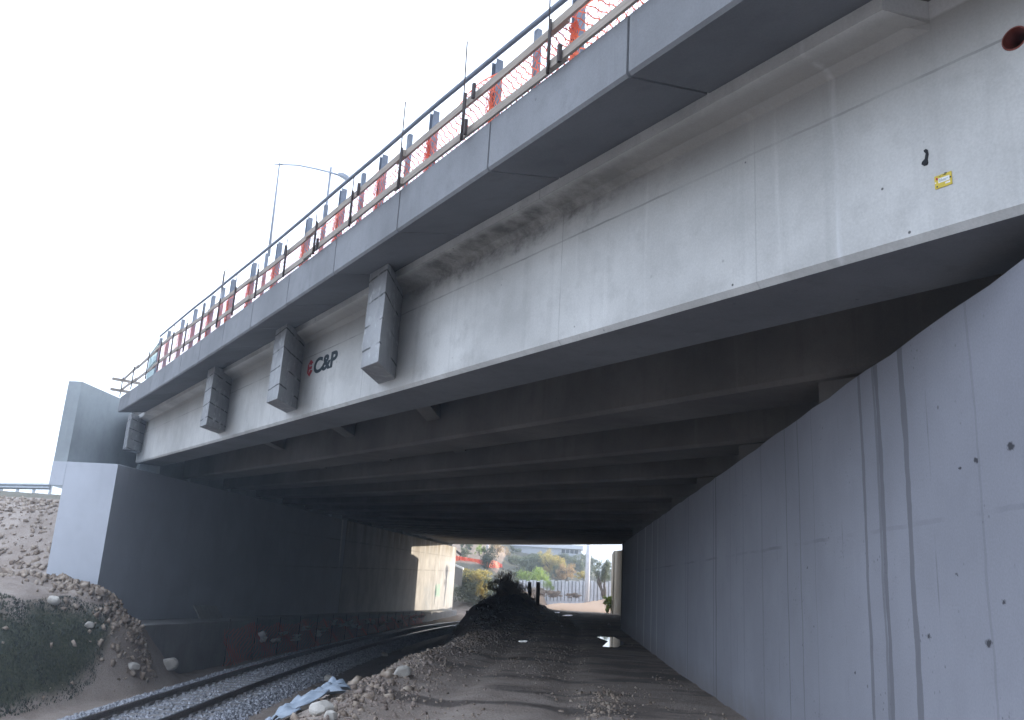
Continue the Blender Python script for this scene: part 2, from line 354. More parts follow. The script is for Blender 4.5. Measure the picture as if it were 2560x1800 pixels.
def ground_h(x, y):
    x = np.asarray(x, float); y = np.asarray(y, float)
    zr = np.interp(y, YK, ZK); zt = railz(y) - .30
    xe = np.interp(y, EY, EX) + .25 * vn(y * .6, y * 0 + 3); xcn = xc(y)
    # road side sloping down to the track
    z = zr + (zt - zr) * sst(0, 2.6, xe - x)
    z = z + .10 * np.exp(-((x - xe - .25) / .4) ** 2) * sst(32, 26, y)
    # ballast shoulder crown
    # left bank
    lb = xcn - 2.55 + .75 * sst(22, 25, y) * sst(31, 27, y); d = lb - x
    bank = np.interp(d, [0, .4, 1.0, 2.0, 3.6, 30], [0, .45, 1.7, 2.6, 2.95, 3.05]) * sst(14, 24.5, y) + np.interp(d, [0, .4, 1.2, 2.6, 4.2, 30], [0, .25, .95, 2.15, 2.85, 3.0]) * (1 - sst(14, 24.5, y))
    bank = np.where(y > 25.4, bank * np.where(x > -12.95, sst(30.5, 25.4, y), sst(27.2, 25.6, y)), bank)
    z = np.where(d > 0, zt + bank, z)
    # approach embankment behind the left abutment
    emb = np.interp(y, [26.3, 27, 29.8, 31, 36, 41], [1.05, 1.25, 3.05, 3.35, 4.05, 4.55])
    z = np.where((x < -16.05) & (y > 26.0), np.maximum(emb, z), z)
    # mound between road and track inside the underpass
    z = z + np.where(y < 60, -.05 * (np.exp(-((x + 1.35 + .25 * np.sin(y * .12)) / .28) ** 2) + np.exp(-((x - .35 + .25 * np.sin(y * .12)) / .28) ** 2)), 0)
    md = 1.12 * np.exp(-((x + 3.8 - .012 * (y - 62) + .5 * vn(y * .35, y * 0 + 8)) / 2.0) ** 2) * (1 + .7 * vn(x * .7, y * .45)) * sst(33, 60, y) * sst(92, 74, y)
    z = z + md
    # embankment behind the right wall
    z = np.where((x > 3.6) & (y < 39.5), z + (3.5 + 2 * sst(3.6, 4.2, x) - z) * sst(-2.5, 1.5, y), z)
    z = np.where((x > 5.6) & (y >= 39.5) & (y < 90), 5.2, z)
    # far ground and hill
    tf = sst(112, 128, y)
    hill_top = np.interp(x, [-220, -90, -45, -25, -5, 4, 11, 22, 60, 200], [5, 7, 15, 17, 15, 10.3, 6.6, 3.4, 1.5, 1.0])
    rise = np.interp(y, [126, 140, 165, 205, 260, 600], [0, .13, .42, .82, 1.0, 1.02])
    zf = -.35 + (hill_top + .35) * rise + np.where(x < -8, 2.6, 0) * sst(-8, -14, x) * sst(122, 142, y) * sst(240, 180, y)
    trk = sst(5.0, 2.4, np.abs(x - xcn)) * sst(150, 130, y)
    zf = zf * (1 - trk) + zt * trk
    plate = (x < -16.05)
    z = np.where(plate, z * (1 - tf) + zf * tf, np.where(y > 96, np.where(np.abs(x - xcn) < 2.4, zt, z * (1 - tf) + zf * tf), z))
    return z
def rough_amp(x, y):
    a = np.full(np.shape(x), .05)
    a = np.where(np.abs(x - xc(y)) < 2.3, .015, a)
    a = np.where((x < xc(y) - 2.7), .13, a); a = np.where((x > -2.6) & (y < 60), .035, a); a = np.where(y > 120, .25, a)
    a = np.where((y > 38) & (y < 96) & (x > -8) & (x < -1.5), .24, a)
    return a
def hz(x, y):
    x = np.asarray(x, float); y = np.asarray(y, float)
    return ground_h(x, y) + rough_amp(x, y) * (fbm(x * 1.1, y * 1.1, 4) + .5 * fbm(x * 5, y * 5, 2))

def axis(segs):
    out = []
    for a, b, s in segs: out += list(np.arange(a, b - 1e-6, s))
    return np.array(out)
gx = axis([(-900, -240, 60), (-240, -60, 10), (-60, -26, 1.5), (-26, -17, .3), (-17, -2, .13), (-2, 6.4, .13), (6.4, 30, 1.2), (30, 90, 6), (90, 300, 30), (300, 1001, 100)])
gy = axis([(-300, -30, 30), (-30, 0, 2.5), (0, 6, .5), (6, 32, .15), (32, 60, .35), (60, 100, .6), (100, 150, 1.0), (150, 300, 4), (300, 1501, 100)])
XX, YY = np.meshgrid(gx, gy); ZZ = hz(XX, YY)
nx, ny = len(gx), len(gy); ii = np.arange(nx - 1)[None, :] + np.arange(ny - 1)[:, None] * nx
gf = np.stack([ii, ii + 1, ii + nx + 1, ii + nx], -1).reshape(-1, 4)
k = NT('ground', .92, .2)
at = k.n('ShaderNodeAttribute', attribute_name='soil'); sp = k.n('ShaderNodeSeparateColor'); k.l(at.outputs['Color'], sp.inputs[0])
wet_dark0, grs, dry_lit = sp.outputs[0], sp.outputs[1], sp.outputs[2]
n1 = k.noise(1.2, 6); n2 = k.noise(14, 5); n3 = k.noise(45, 3)
soil = k.mix(k.ramp(n1, .35, .65), (.30, .245, .205), (.41, .35, .305)); soil = k.mix(k.math('MULTIPLY', k.ramp(n2, .5, .7), .5), soil, (.36, .32, .28)); soil = k.mix(k.math('MULTIPLY', k.ramp(n3, .55, .35), .6), soil, (.16, .125, .105))
wn_ = k.noise(1.0, 5, (.30, .75, 1)); wet_dark = k.math('ADD', k.math('MULTIPLY', k.ramp(wn_, .50, .58), wet_dark0), k.math('MULTIPLY', k.math('SUBTRACT', wet_dark0, 1, None, True), 2), None, True)
soil = k.mix(k.math('MULTIPLY', wet_dark, .72), soil, (.075, .064, .058))
soil = k.mix(grs, soil, k.mix(k.ramp(n2, .35, .65), (.045, .055, .035), (.11, .11, .07)))
soil = k.mix(dry_lit, soil, k.mix(k.ramp(n2, .3, .7), (.42, .27, .18), (.56, .41, .29)))
k.color(soil); k.put(k.b.inputs['Roughness'], k.math('MULTIPLY_ADD', wet_dark, -.35, .93)); k.bump(k.math('ADD', n2, k.math('MULTIPLY', n3, .5)), .7, .04)
ground = raw('ground', np.stack([XX, YY, ZZ], -1).reshape(-1, 3), gf, k.m, smooth=True); tag(ground, kind='structure')
wet_dark_v = np.where((XX > -3.2) & (XX < 5.5) & (YY < 92), 1.0, .0) * np.clip(1 - sst(60, 92, YY), 0, 1)
wet_dark_v = np.where((YY > 27) & (YY < 92) & (XX > -8.6) & (XX < -2.2), 1 + sst(27, 36, YY) * sst(-2.2, -3.2, XX), wet_dark_v)  # full darkening over the mound and the slope beside the track
grass_v = np.where((XX < xc(YY) - 2.75) & (YY < 26), sst(xc(YY) - 2.75, xc(YY) - 3.0, XX) * sst(25.6, 24.4, YY + .5 * (XX + 14)) * sst(.45, -.1, ZZ + .4 * vn(XX * 1.3, YY * 1.3)), 0)
grass_v = np.maximum(grass_v, np.where(YY > 118, sst(118, 126, YY) * .75 * (XX < 20), 0)); grass_v = np.maximum(grass_v, np.where((XX < -16.2) & (YY > 34), .7 * sst(34, 36, YY), 0))
dry_lit_v = np.where((YY > 92) & (YY < 132) & (XX > -7.5), sst(92, 96, YY) * sst(134, 128, YY), 0); dry_lit_v = np.maximum(dry_lit_v, np.where((XX < -11) & (YY > 138) & (YY < 160), .6, 0))  # sunlit look of the far ground put into its colour; hillside patch is bare dirt
grass_v = grass_v * (1 - np.clip(dry_lit_v, 0, 1))
ca = ground.data.color_attributes.new('soil', 'FLOAT_COLOR', 'POINT')
ca.data.foreach_set('color', np.stack([wet_dark_v, grass_v, dry_lit_v, np.ones_like(wet_dark_v)], -1).astype(np.float32).ravel())

# ------------------------------------------------------------------ bridge
def zb0(t): u = t - 1.98; return 3.775 + .034 * u + .00012 * u * u
def zeb(t): u = t - 4; return 5.235 + .026 * u + .0005 * u * u
SURF = lambda y: 4.58 + .0101 * (y - 26.3)
NG = 20
bridge = thing('bridge', P(16, 4, 3.8), 'skewed grey concrete girder bridge spanning the railway and the dirt road', 'bridge')
def girder_ends(kk):
    s = 5.0 + 2.45 * kk
    xr = 3.95 if kk < 8 else 6.2; tl = (.812 * s + 15.3) / .5837; tr = (.812 * s - xr) / .5837
    zl = SURF((s + 11.69) / .5837) + .30; zr = np.interp(kk, [0, 7, 19], [3.775, 3.86, 5.55])
    return s, tr, tl, zr, zl
def zk(kk, t):
    if kk <= 0: return zb0(t)
    s, tr, tl, zr, zl = girder_ends(kk); u = (t - tr) / (tl - tr)
    return zr + (zl - zr) * u - .25 * u * (1 - u)
# outer girder
front = [(.04, 0), (0, .045), (0, 1.06), (0, 1.36), (-.07, 1.415), (-.30, 1.445), (-.30, 1.57), (1.9, 1.57), (1.9, 1.45), (.9, 1.3), (.86, 0)]
front2 = [(.04, 0), (0, .045), (0, 1.06), (0, 1.36), (0.001, 1.41), (.002, 1.44), (.003, 1.57), (1.9, 1.57), (1.9, 1.45), (.9, 1.3), (.86, 0)]
ring = lambda pr, t, dz=0: [P(t, 4.5 + a, zb0(t) + b) for a, b in pr]
mb = MB(); mb.loft([ring(front2, .5), ring(front2, 1.2), ring(front2, 2.0), ring(front2, 2.62), ring(front, 2.74)] + [ring(front, t) for t in np.arange(3.0, 32.6, .75)])
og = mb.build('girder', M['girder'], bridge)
# drain hole through the web
hc = (2.135, zb0(2.135) + 1.045); hr = .072
cut = MB().tube([P(hc[0], 4.3, hc[1]), P(hc[0], 4.95, hc[1])], hr, 28).build('hole_cutter', None)
bo = og.modifiers.new('hole', 'BOOLEAN'); bo.object = cut; bo.operation = 'DIFFERENCE'; bo.solver = 'EXACT'
bpy.context.view_layer.update()
ev = og.evaluated_get(bpy.context.evaluated_depsgraph_get()); nm = bpy.data.meshes.new_from_object(ev); og.modifiers.clear(); og.data = nm
bpy.data.objects.remove(cut)
tag(og, 'outermost girder, pale face with lettering, drain hole and label')
th = np.linspace(0, 2 * np.pi, 29)[:-1]
M['soffit'] = concrete('shaded_soffit_concrete', (.165, .17, .18), .2, .3, .4)  # darker copy of the girder concrete, shade put into the underside
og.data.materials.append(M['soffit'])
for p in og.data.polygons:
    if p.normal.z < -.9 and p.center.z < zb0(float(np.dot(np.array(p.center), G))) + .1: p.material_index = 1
rg = lambda r, s: [P(hc[0] + r * math.cos(a), s, hc[1] + r * math.sin(a)) for a in th]
pm = MB(); pm.loft([rg(hr - .001, 4.497), rg(hr - .001, 4.94), rg(hr - .009, 4.94), rg(hr - .009, 4.497)], False); pm.loft([rg(hr - .001, 4.497), rg(hr - .009, 4.497)], False); pm.add(rg(hr - .002, 4.9), [tuple(range(28))])
pm.build('drain_pipe', M['redpipe'], og, True)
inner = [(-.5, .05), (-.45, 0), (.45, 0), (.5, .05), (.5, 1.3), (1.19, 1.45), (1.19, 1.57), (-1.19, 1.57), (-1.19, 1.45), (-.5, 1.3)]
for kk in range(1, NG):
    s, tr, tl, zr, zl = girder_ends(kk); mb = MB()
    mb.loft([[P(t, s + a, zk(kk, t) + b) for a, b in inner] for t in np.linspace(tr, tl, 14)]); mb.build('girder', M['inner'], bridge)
# deck slab and road on top
def deckz(s, t):
    kk = (s - 5.0) / 2.45
    if kk <= 0: return zb0(t)
    a = int(min(NG - 1, math.floor(kk))); b = min(NG - 1, a + 1); f = kk - a
    return zk(a, t) * (1 - f) + zk(b, t) * f
slab = MB(); ss = np.linspace(4.22, 54.0, 34); us = np.linspace(0, 1, 20); top = []; bot = []
for s in ss:
    xr = 3.35 if s < 22 else 6.05; tr = (.812 * s - xr) / .5837; tl = (.812 * s + 15.9) / .5837
    for u in us:
        t = tr + (tl - tr) * u; z = deckz(s, t); bot.append(P(t, s, z + 1.575)); top.append(P(t, s, z + 1.84))
n = len(us); o_ = len(ss) * n
fs = []
for i in range(len(ss) - 1):
    for j in range(n - 1):
        a = i * n + j; fs.append((a, a + 1, a + n + 1, a + n)); fs.append((o_ + a, o_ + a + n, o_ + a + n + 1, o_ + a + 1))
for i in range(len(ss) - 1): a = i * n; fs.append((a, a + n, o_ + a + n, o_ + a)); a += n - 1; fs.append((a + n, a, o_ + a, o_ + a + n))
for j in range(n - 1): fs.append((j + 1, j, o_ + j, o_ + j + 1)); a = (len(ss) - 1) * n + j; fs.append((a, a + 1, o_ + a + 1, o_ + a))
slab.add(bot + top, fs); slab.build('deck_slab', M['inner'], bridge)
pw = MB(); rings = []
for t in np.arange(2.0, 38.5, 1.0): rings.append([P(t, s, deckz(6.2, t) + z) for s, z in ((6.0, 1.845), (6.0, 2.3), (6.1, 2.95), (6.3, 2.95), (6.4, 2.3), (6.4, 1.845))])
pw.loft(rings); pw.build('sun_block_wall', M['edge'], bridge)  # unseen wall added on the deck to keep sun off the left backwall
# precast edge beams with the cantilever soffit, one per 1.98 m
t0 = .28
while t0 < 29.6:
    t1 = min(t0 + 1.952, 29.9); mb = MB(); rings = []
    for t in np.linspace(t0, t1, 4):
        e = zeb(t); zt = e + .52; so_ = zb0(t) + 1.56
        rings.append([P(t, 3.425, e), P(t, 3.4, e + .025), P(t, 3.4, zt - .02), P(t, 3.42, zt), P(t, 3.72, zt), P(t, 3.74, so_ + .27), P(t, 4.26, so_ + .27), P(t, 4.26, so_)])
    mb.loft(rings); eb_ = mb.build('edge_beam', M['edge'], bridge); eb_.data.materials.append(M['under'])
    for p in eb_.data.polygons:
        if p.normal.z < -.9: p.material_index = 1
    t0 += 1.98
# bracket blocks on the outer face (parallel to the underpass walls)
for tb, wd in ((10.41, .58), (14.58, .62), (19.69, .62), (31.35, .75)):
    def pt(t, s): return t, s
    back0, back1 = tb, tb + wd; f0, f1 = tb - .84, tb + wd - .84
    zb_ = lambda t: zb0(t) + (.17 if tb < 25 else .33); ztop = lambda t, s: (zeb(t) if s < 4.2 else zb0(t) + 1.57) + .06
    mb = MB(); pts = [(back0, 4.52), (back1, 4.52), (f1, 3.9), (f0, 3.9)]
    rings = []
    zb_mid = zb_(tb + .1)
    for q in np.linspace(0, 1, 9):
        jit = .008 if 0 < q < 1 else 0
        rings.append([P(t + jit * random.uniform(-1, 1), s + jit * random.uniform(-1, 1), (zb_mid + .03 * (t - tb)) * (1 - q) + (zb0(t) + 1.50 if s > 4.2 else zeb(t) + (3.9 - 3.4) / .86 * (zb0(t) + 1.56 - zeb(t)) + .03) * q) for t, s in pts])
    mb.loft(rings); mb.build('bracket', M['bracket'], bridge, bevel=.012)
# diaphragms between the first girders
for xd in (-2.58, -5.03, -8.0):
    for kk in range(0, 9):
        sa = 5.3 if kk == 0 else 5.0 + 2.45 * kk + .48; sb = 5.0 + 2.45 * (kk + 1) - .48; mb = MB(); b = []; tp = []
        for x, s in ((xd - .16, sa), (xd + .16, sa), (xd + .16, sb), (xd - .16, sb)):
            t = (.812 * s - x) / .5837; z = deckz(s, t); p = P(t, s, z + .38); b.append(p); tp.append((p[0], p[1], z + 1.5))
        mb.hexa(b, tp).build('diaphragm', M['inner'], bridge)
# lettering on the outer face
def on_face(o, t, s, z, sx, sz, slope=-.04):
    ang = math.atan2(-G[1], -G[0])
    bx = Vector((-G[0], -G[1], slope)).normalized(); bn = Vector((-N[0], -N[1], 0)); bz = bn.cross(bx)
    mm = Matrix.Identity(4)
    for i in range(3): mm[i][0] = bx[i] * sx; mm[i][1] = bz[i] * sz; mm[i][2] = bn[i]; mm[i][3] = P(t, s, z)[i]
    return mm
def text_mesh(body, mat, name, t, z, width, height, parent):
    cu = bpy.data.curves.new(name, 'FONT'); cu.body = body; cu.extrude = .002; cu.offset = .035; cu.size = 1
    tmp = bpy.data.objects.new(name, cu); COL.objects.link(tmp); bpy.context.view_layer.update()
    me = bpy.data.meshes.new_from_object(tmp.evaluated_get(bpy.context.evaluated_depsgraph_get())); bpy.data.objects.remove(tmp)
    xs = [v.co.x for v in me.vertices]; ys = [v.co.y for v in me.vertices]; x0, y0 = min(xs), min(ys); wx, wy = max(xs) - x0, max(ys) - y0
    for v in me.vertices: v.co.x = (v.co.x - x0) / wx; v.co.y = (v.co.y - y0) / wy
    me.transform(on_face(None, t, 4.496, z, width, height)); me.materials.clear(); me.materials.append(mat)
    o = bpy.data.objects.new(name, me); COL.objects.link(o); o.parent = parent; return o
text_mesh('C&P', M['ink'], 'lettering', 13.88, 4.905, 1.12, .275, og)
em = MB()    # red folded-hexagon emblem with three bars
def ep(u, v): return P(14.2 - u * .27, 4.495, 4.90 + v * .30 - u * .0)
for poly in ([(0, .28), (.5, .02), (.5, .16), (.14, .34)], [(0, .28), (.14, .34), (.14, .70), (0, .76)], [(0, .76), (.14, .70), (.5, .88), (.5, 1.02)], [(.5, 1.02), (.5, .88), (.8, .74), (1, .78)], [(.5, .02), (1, .30), (.8, .36), (.5, .16)], [(.14, .44), (.8, .44), (.8, .60), (.14, .60)], [(.5, .16), (.8, .36), (.62, .40), (.40, .26)], [(.5, .88), (.40, .78), (.62, .66), (.8, .74)], [(.08, .32), (.3, .3), (.3, .72), (.08, .72)]):
    q = [ep(*a) for a in poly]; off = N * (-.003 - .0004 * len(em.f) / 6); em.hexa(q, [tuple(np.array(p) + off) for p in q])
eo = em.build('emblem', M['redink'], og)
# tar smear
tm = MB(); out = [(2.715, 4.37), (2.70, 4.375), (2.69, 4.365), (2.688, 4.335), (2.695, 4.305), (2.693, 4.28), (2.70, 4.268), (2.72, 4.27), (2.735, 4.285), (2.73, 4.30), (2.712, 4.312), (2.703, 4.345), (2.712, 4.358)]
tm.loft([[P(t, 4.5, z) for t, z in out], [P(t, 4.494, z) for t, z in out]]); tm.build('tar_smear', M['black'], og)
# label plate
lb = thing('label_plate', P(2.61, 4.49, 4.13), 'small yellow label with white text panels on the girder face', 'label')
def lp(u, v): return (2.66 - u * .105, 4.09 + v * .082 - u * .002)
def patch(b, u0, u1, v0, v1, s0, s1):
    q = [lp(u0, v0), lp(u1, v0), lp(u1, v1), lp(u0, v1)]; b.hexa([P(t, s0, z) for t, z in q], [P(t, s1, z) for t, z in q])
b = MB(); patch(b, 0, 1, 0, 1, 4.499, 4.494); b.build('plate', M['yellow'], lb)
b = MB(); patch(b, .22, .88, .38, .74, 4.4938, 4.4930); patch(b, .62, .9, .18, .30, 4.4938, 4.4930); patch(b, .02, .09, .42, .52, 4.4938, 4.4930); b.build('text_panel', M['white'], lb)
for q in ((.25, .45, .64, .66), (.25, .8, .56, .58), (.25, .7, .48, .50), (.28, .42, .86, .90), (.5, .72, .87, .92), (.1, .18, .08, .2), (.9, .98, .5, .62), (.6, .75, .96, 1.03)): b = MB(); patch(b, *q, 4.4928, 4.4922); b.build('print', M['ink'], lb)
b = MB(); patch(b, .1, .2, .66, .84, 4.4928, 4.4922); b.build('stamp', M['redink'], lb)

# ------------------------------------------------------------------ right-hand abutment wall
rw = thing('abutment_wall', (2.8, 15, 0), 'long lavender grey painted wall with dark water streaks beside the dirt road', 'wall')
b = MB(); ys_ = np.arange(-1.5, 39.7, .55); ring_ = []
for y in ys_:
    zt = 3.62 + .012 * random.uniform(-1, 1); ring_.append([(2.5, y, -.6), (2.5, y, zt - .012), (2.512, y, zt), (4.0, y, zt), (4.0, y, -.6)])
b.loft(ring_); b.build('wall', M['paint'], rw)
b = MB(); b.box(4.003, 4.5, .5, 39.5, 2, 5.7); b.build('backwall', M['inner'], rw)
b = MB(); b.hexa([(5, 39.4, -2.2), (6.3, 39.4, -2.2), (6.3, 92, -2.2), (5, 92, -2.2)], [(5, 39.4, 3.75), (6.3, 39.4, 3.75), (6.3, 92, 5.3), (5, 92, 5.3)]); b.build('old_wall', M['cream'], rw)['label'] = 'older unpainted weathered wall at the far end'
b = MB(); b.hexa([(6.303, 39.4, -2.2), (6.8, 39.4, -2.2), (6.8, 92, -2.2), (6.303, 92, -2.2)], [(6.303, 39.4, 5.6), (6.8, 39.4, 5.6), (6.8, 92, 7.1), (6.303, 92, 7.1)]); b.build('old_backwall', M['inner'], rw)
b = MB(); b.box(2.503, 6.3, 39.503, 40.2, -1, 3.7); b.build('return_wall', M['inner'], rw)
b = MB(); b.hexa([(4.85, 92.003, -2.2), (6.3, 92.003, -2.2), (6.3, 95.5, -2.2), (4.85, 95.5, -2.2)], [(4.85, 92.003, 5.3), (6.3, 92.003, 5.3), (6.3, 95.5, 5.0), (4.85, 95.5, 5.0)]); b.build('end_pilaster', M['cream'], rw)
def pad(par, s, x, z0, z1, mat='raw'):
    t = (.812 * s - x) / .5837; h = .34; b = MB(); b.hexa([P(t - h, s - h, z0), P(t + h, s - h, z0), P(t + h, s + h, z0), P(t - h, s + h, z0)], [P(t - h, s - h, z1), P(t + h, s - h, z1), P(t + h, s + h, z1), P(t - h, s + h, z1)])
    b.build('bearing_pad', M[mat], par)
for kk in range(0, 8):
    s, tr, tl, zr, zl = girder_ends(kk); t = (.812 * s - 2.95) / .5837; pad(rw, s, 2.98, 3.6, zk(kk, t) + .005, 'inner')
# ------------------------------------------------------------------ left abutment
la = thing('abutment', (-14.8, 26.5, 0), 'left abutment with tall dark backwall block and pale painted end face', 'abutment')
b = MB(); ys_ = np.arange(26.3, 113.7, 1.2); b.loft([[(-14.4, y, -3), (-14.4, y, SURF(y) - .015), (-14.415, y, SURF(y)), (-16.1, y, SURF(y)), (-16.1, y, -3)] for y in ys_]); b.build('wall', M['abut'], la)
b = MB(); b.loft([[(-16.56, y, 7.22 - .012 * (y - 26.3)), (-16.103, y, 7.22 - .012 * (y - 26.3)), (-16.103, y, 3.71), (-16.56, y, 3.81)] for y in (26.303, 34, 60, 113)][::-1]); bo_ = b.build('backwall', M['raw'], la)
b = MB(); b.box(-16.565, -16.1, 26.292, 26.60, 3.82, SURF(26.3) - .004); b.build('corbel', M['abut'], la)
b = MB(); fz = lambda y: -.25 - .0235 * (y - 25.7)
b.loft([[(-12.9, y, -3.2), (-12.9, y, fz(y) - .02), (-12.92, y, fz(y)), (-14.398, y, fz(y) + .02), (-14.398, y, -3.2)] for y in np.arange(25.7, 106, 2.0)]); b.build('footing', M['footing'], la)
for kk in range(NG):
    s, tr, tl, zr, zl = girder_ends(kk); t = (.812 * s + 14.95) / .5837; pad(la, s, -14.95, SURF((s + 12.14) / .5837) - .01, zk(kk, t) + .005)
# ------------------------------------------------------------------ railing, planks and net on the bridge
RT = [2, 5.2, 6.36, 7.8, 9.1, 10.6, 12, 13.5, 15.1, 16.6, 18.3, 20.1, 21.5, 23.4, 24.6]; RZ = [6.40, 6.54, 6.62, 6.71, 6.76, 6.84, 6.90, 6.98, 7.08, 7.18, 7.28, 7.41, 7.49, 7.60, 7.66]
def rz(t): return I(t, RT, RZ)
def bt(t): return zeb(t) + .52
gr = thing('guard_rail', P(12, 3.55, bt(12)), 'blue grey steel guard rail with tubular top rail along the bridge edge', 'railing')
for a, b_ in zip(RT[:-1], RT[1:]):
    pass
MB().tube([P(t, 3.5, rz(t)) for t in np.arange(2, 24.6, .4)], .026, 8).build('top_rail', M['steel'], gr, True)
bigT = [2.4, 3.75, 5.08, 6.42, 7.78, 9.18, 10.58, 12.0, 13.52, 15.08, 16.6, 18.28, 20.05, 21.5, 23.3, 24.5]
for t in bigT:
    mb = MB(); h = .05
    mb.bar(P(t - .043, 3.55, bt(t)), P(t - .043, 3.55, rz(t) - .03), .010, .075, N); mb.bar(P(t + .043, 3.55, bt(t)), P(t + .043, 3.55, rz(t) - .03), .010, .075, N); mb.bar(P(t, 3.55, bt(t)), P(t, 3.55, rz(t) - .03), .076, .010, N)
    mb.build('post', M['steel'], gr)
for t in (5.72, 8.44, 9.86, 11.3, 14.3, 17.4, 19.2):
    MB().bar(P(t, 3.56, bt(t)), P(t, 3.56, rz(t) - .03), .06, .05, N).build('thin_post', M['steel'], gr)
UT = [2, 5, 6, 7.45, 9.5, 11.4, 13, 14.7, 17.7, 19.5, 22, 25, 29.8]; UZ = [6.13, 6.17, 6.18, 6.24, 6.28, 6.34, 6.41, 6.51, 6.70, 6.83, 7.04, 7.15, 7.28]
LT = [2, 4.95, 6, 7.4, 9.5, 11.3, 12.8, 14.5, 17.5, 22, 25, 29.8]; LZ = [5.78, 5.81, 5.84, 5.90, 5.95, 6.01, 6.08, 6.16, 6.33, 6.58, 6.72, 6.95]
pb = thing('plank_barrier', P(12, 3.34, bt(12)), 'two lines of weathered timber planks on thin bars outside the guard rail', 'barrier')
for TT, TZ in ((UT, UZ), (LT, LZ)):
    t = 2.0; flip = 0
    while t < 29.2:
        t1 = min(29.8, t + 3.1); mb = MB(); s = 3.345 + .028 * flip + .004 * random.random(); q = np.linspace(t - .12, t1 + .12, 6)
        mb.loft([[P(a, s, I(a, TT, TZ) - .04), P(a, s + .026, I(a, TT, TZ) - .04), P(a, s + .026, I(a, TT, TZ) + .04), P(a, s, I(a, TT, TZ) + .04)] for a in q]); mb.build('plank', M['wood'], pb); t = t1; flip = 1 - flip
for t, zt in ((5.17, 7.3), (6.64, 6.86), (8.10, 6.89), (9.55, 6.55), (10.9, 6.5), (12.25, 6.55), (13.8, 6.62), (15.3, 6.85), (16.5, 7.2), (18.0, 6.95), (19.6, 7.05), (21.2, 7.2), (22.8, 7.2), (24.6, 7.3), (3.7, 7.1), (27.2, 7.2), (29.5, 7.35)):
    MB().tube([P(t, 3.33, bt(t) - .06), P(t + .02 * random.uniform(-1, 1), 3.33, I(t, UT, UZ) + .06)], .016, 6).build('upright', M['rod'], pb, True)
    if zt > I(t, UT, UZ) + .1: MB().tube([P(t, 3.325, I(t, UT, UZ) - .3), P(t + .03 * random.uniform(-1, 1), 3.32, zt)], .007, 6).build('rebar_rod', M['rod'], pb, True)
for t, TT, TZ in ((6.45, UT, UZ), (6.56, LT, LZ), (9.35, UT, UZ), (10.75, LT, LZ), (12.3, UT, UZ), (5.0, LT, LZ)):
    z = I(t, TT, TZ); MB().bar(P(t, 3.325, z - .075), P(t, 3.325, z + .085), .03, .03, N).build('wedge', M['rod'], pb)
for zc in (6.88, 7.22):
    MB().bar(P(29.3, 3.0, zc - .02), P(29.7, 3.9, zc + .03), .03, .09).build('cross_plank', M['wood'], pb)
# orange net : strips between planks, draped over the posts
nv = []; nf = []
def strip(a, b, w_, nrm):
    d = b - a; L = np.linalg.norm(d)
    if L < 1e-6: return
    u = np.cross(d / L, nrm); u /= np.linalg.norm(u); o = len(nv); nv.extend([a + u * w_, a - u * w_, b - u * w_, b + u * w_]); nf.append((o, o + 1, o + 2, o + 3))
def net_run(ta, tb, top_f, bot_f, s_f, cell=.045, wd=.0055):
    cols = int((tb - ta) / cell); rows = 11; pts = np.zeros((cols + 1, rows + 1, 3))
    for i in range(cols + 1):
        t = ta + i * cell; zt, zb_ = top_f(t), bot_f(t)
        for j in range(rows + 1):
            z = zb_ + (zt - zb_) * j / rows; pts[i, j] = P(t + .012 * math.sin(j * 1.7 + t * 3), s_f(t, j / rows), z)
    for i in range(cols):
        for j in range(rows):
            # staggered diamonds
            if (i + j) % 2 == 0: strip(pts[i, j], pts[i + 1, j + 1], wd, N)
            else: strip(pts[i, j + 1], pts[i + 1, j], wd, N)
        if i % 3 == 0:
            for j in range(0, rows): strip(pts[i, j], pts[i, j + 1], wd * .8, N)
        if i % 2 == 0: strip(pts[i, rows], pts[min(cols, i + 2), rows], wd * 1.6, N); strip(pts[i, 0], pts[min(cols, i + 2), 0], wd * 1.6, N)
ntop = lambda t: I(t, UT, UZ) + .05 + .11 * abs(math.sin(t * 1.15 + .4)) * (1 if t < 11 else .4) + .03 * math.sin(t * 5)
nbot = lambda t: bt(t) - .01
sn = thing('safety_net', P(12, 3.5, bt(12)), 'orange plastic mesh net strung behind the bridge planks', 'net')
net_run(2.0, 24.0, ntop, nbot, lambda t, v: 3.46 + .02 * math.sin(t * 4 + v * 3))
raw('mesh', np.array(nv), np.array(nf), M['net'], sn)
# net wrapped in folds round the posts
for t in bigT:
    if t > 23.5: continue
    nv.clear(); nf.clear(); lo = bt(t) + (.0 if random.random() < .6 else .08); hi = ntop(t) + random.uniform(-.06, .1)
    for rep in range(random.choice((1, 2, 4))):
        a0 = random.uniform(-.02, .02); net_run(t - .085 + a0, t + .035 + a0, lambda q: hi, lambda q: lo, lambda q, v: 3.475 + .006 * rep + .008 * math.sin(v * 9 + rep), .022, .005)
    raw('folded_strip', np.array(nv), np.array(nf), M['net'], sn)
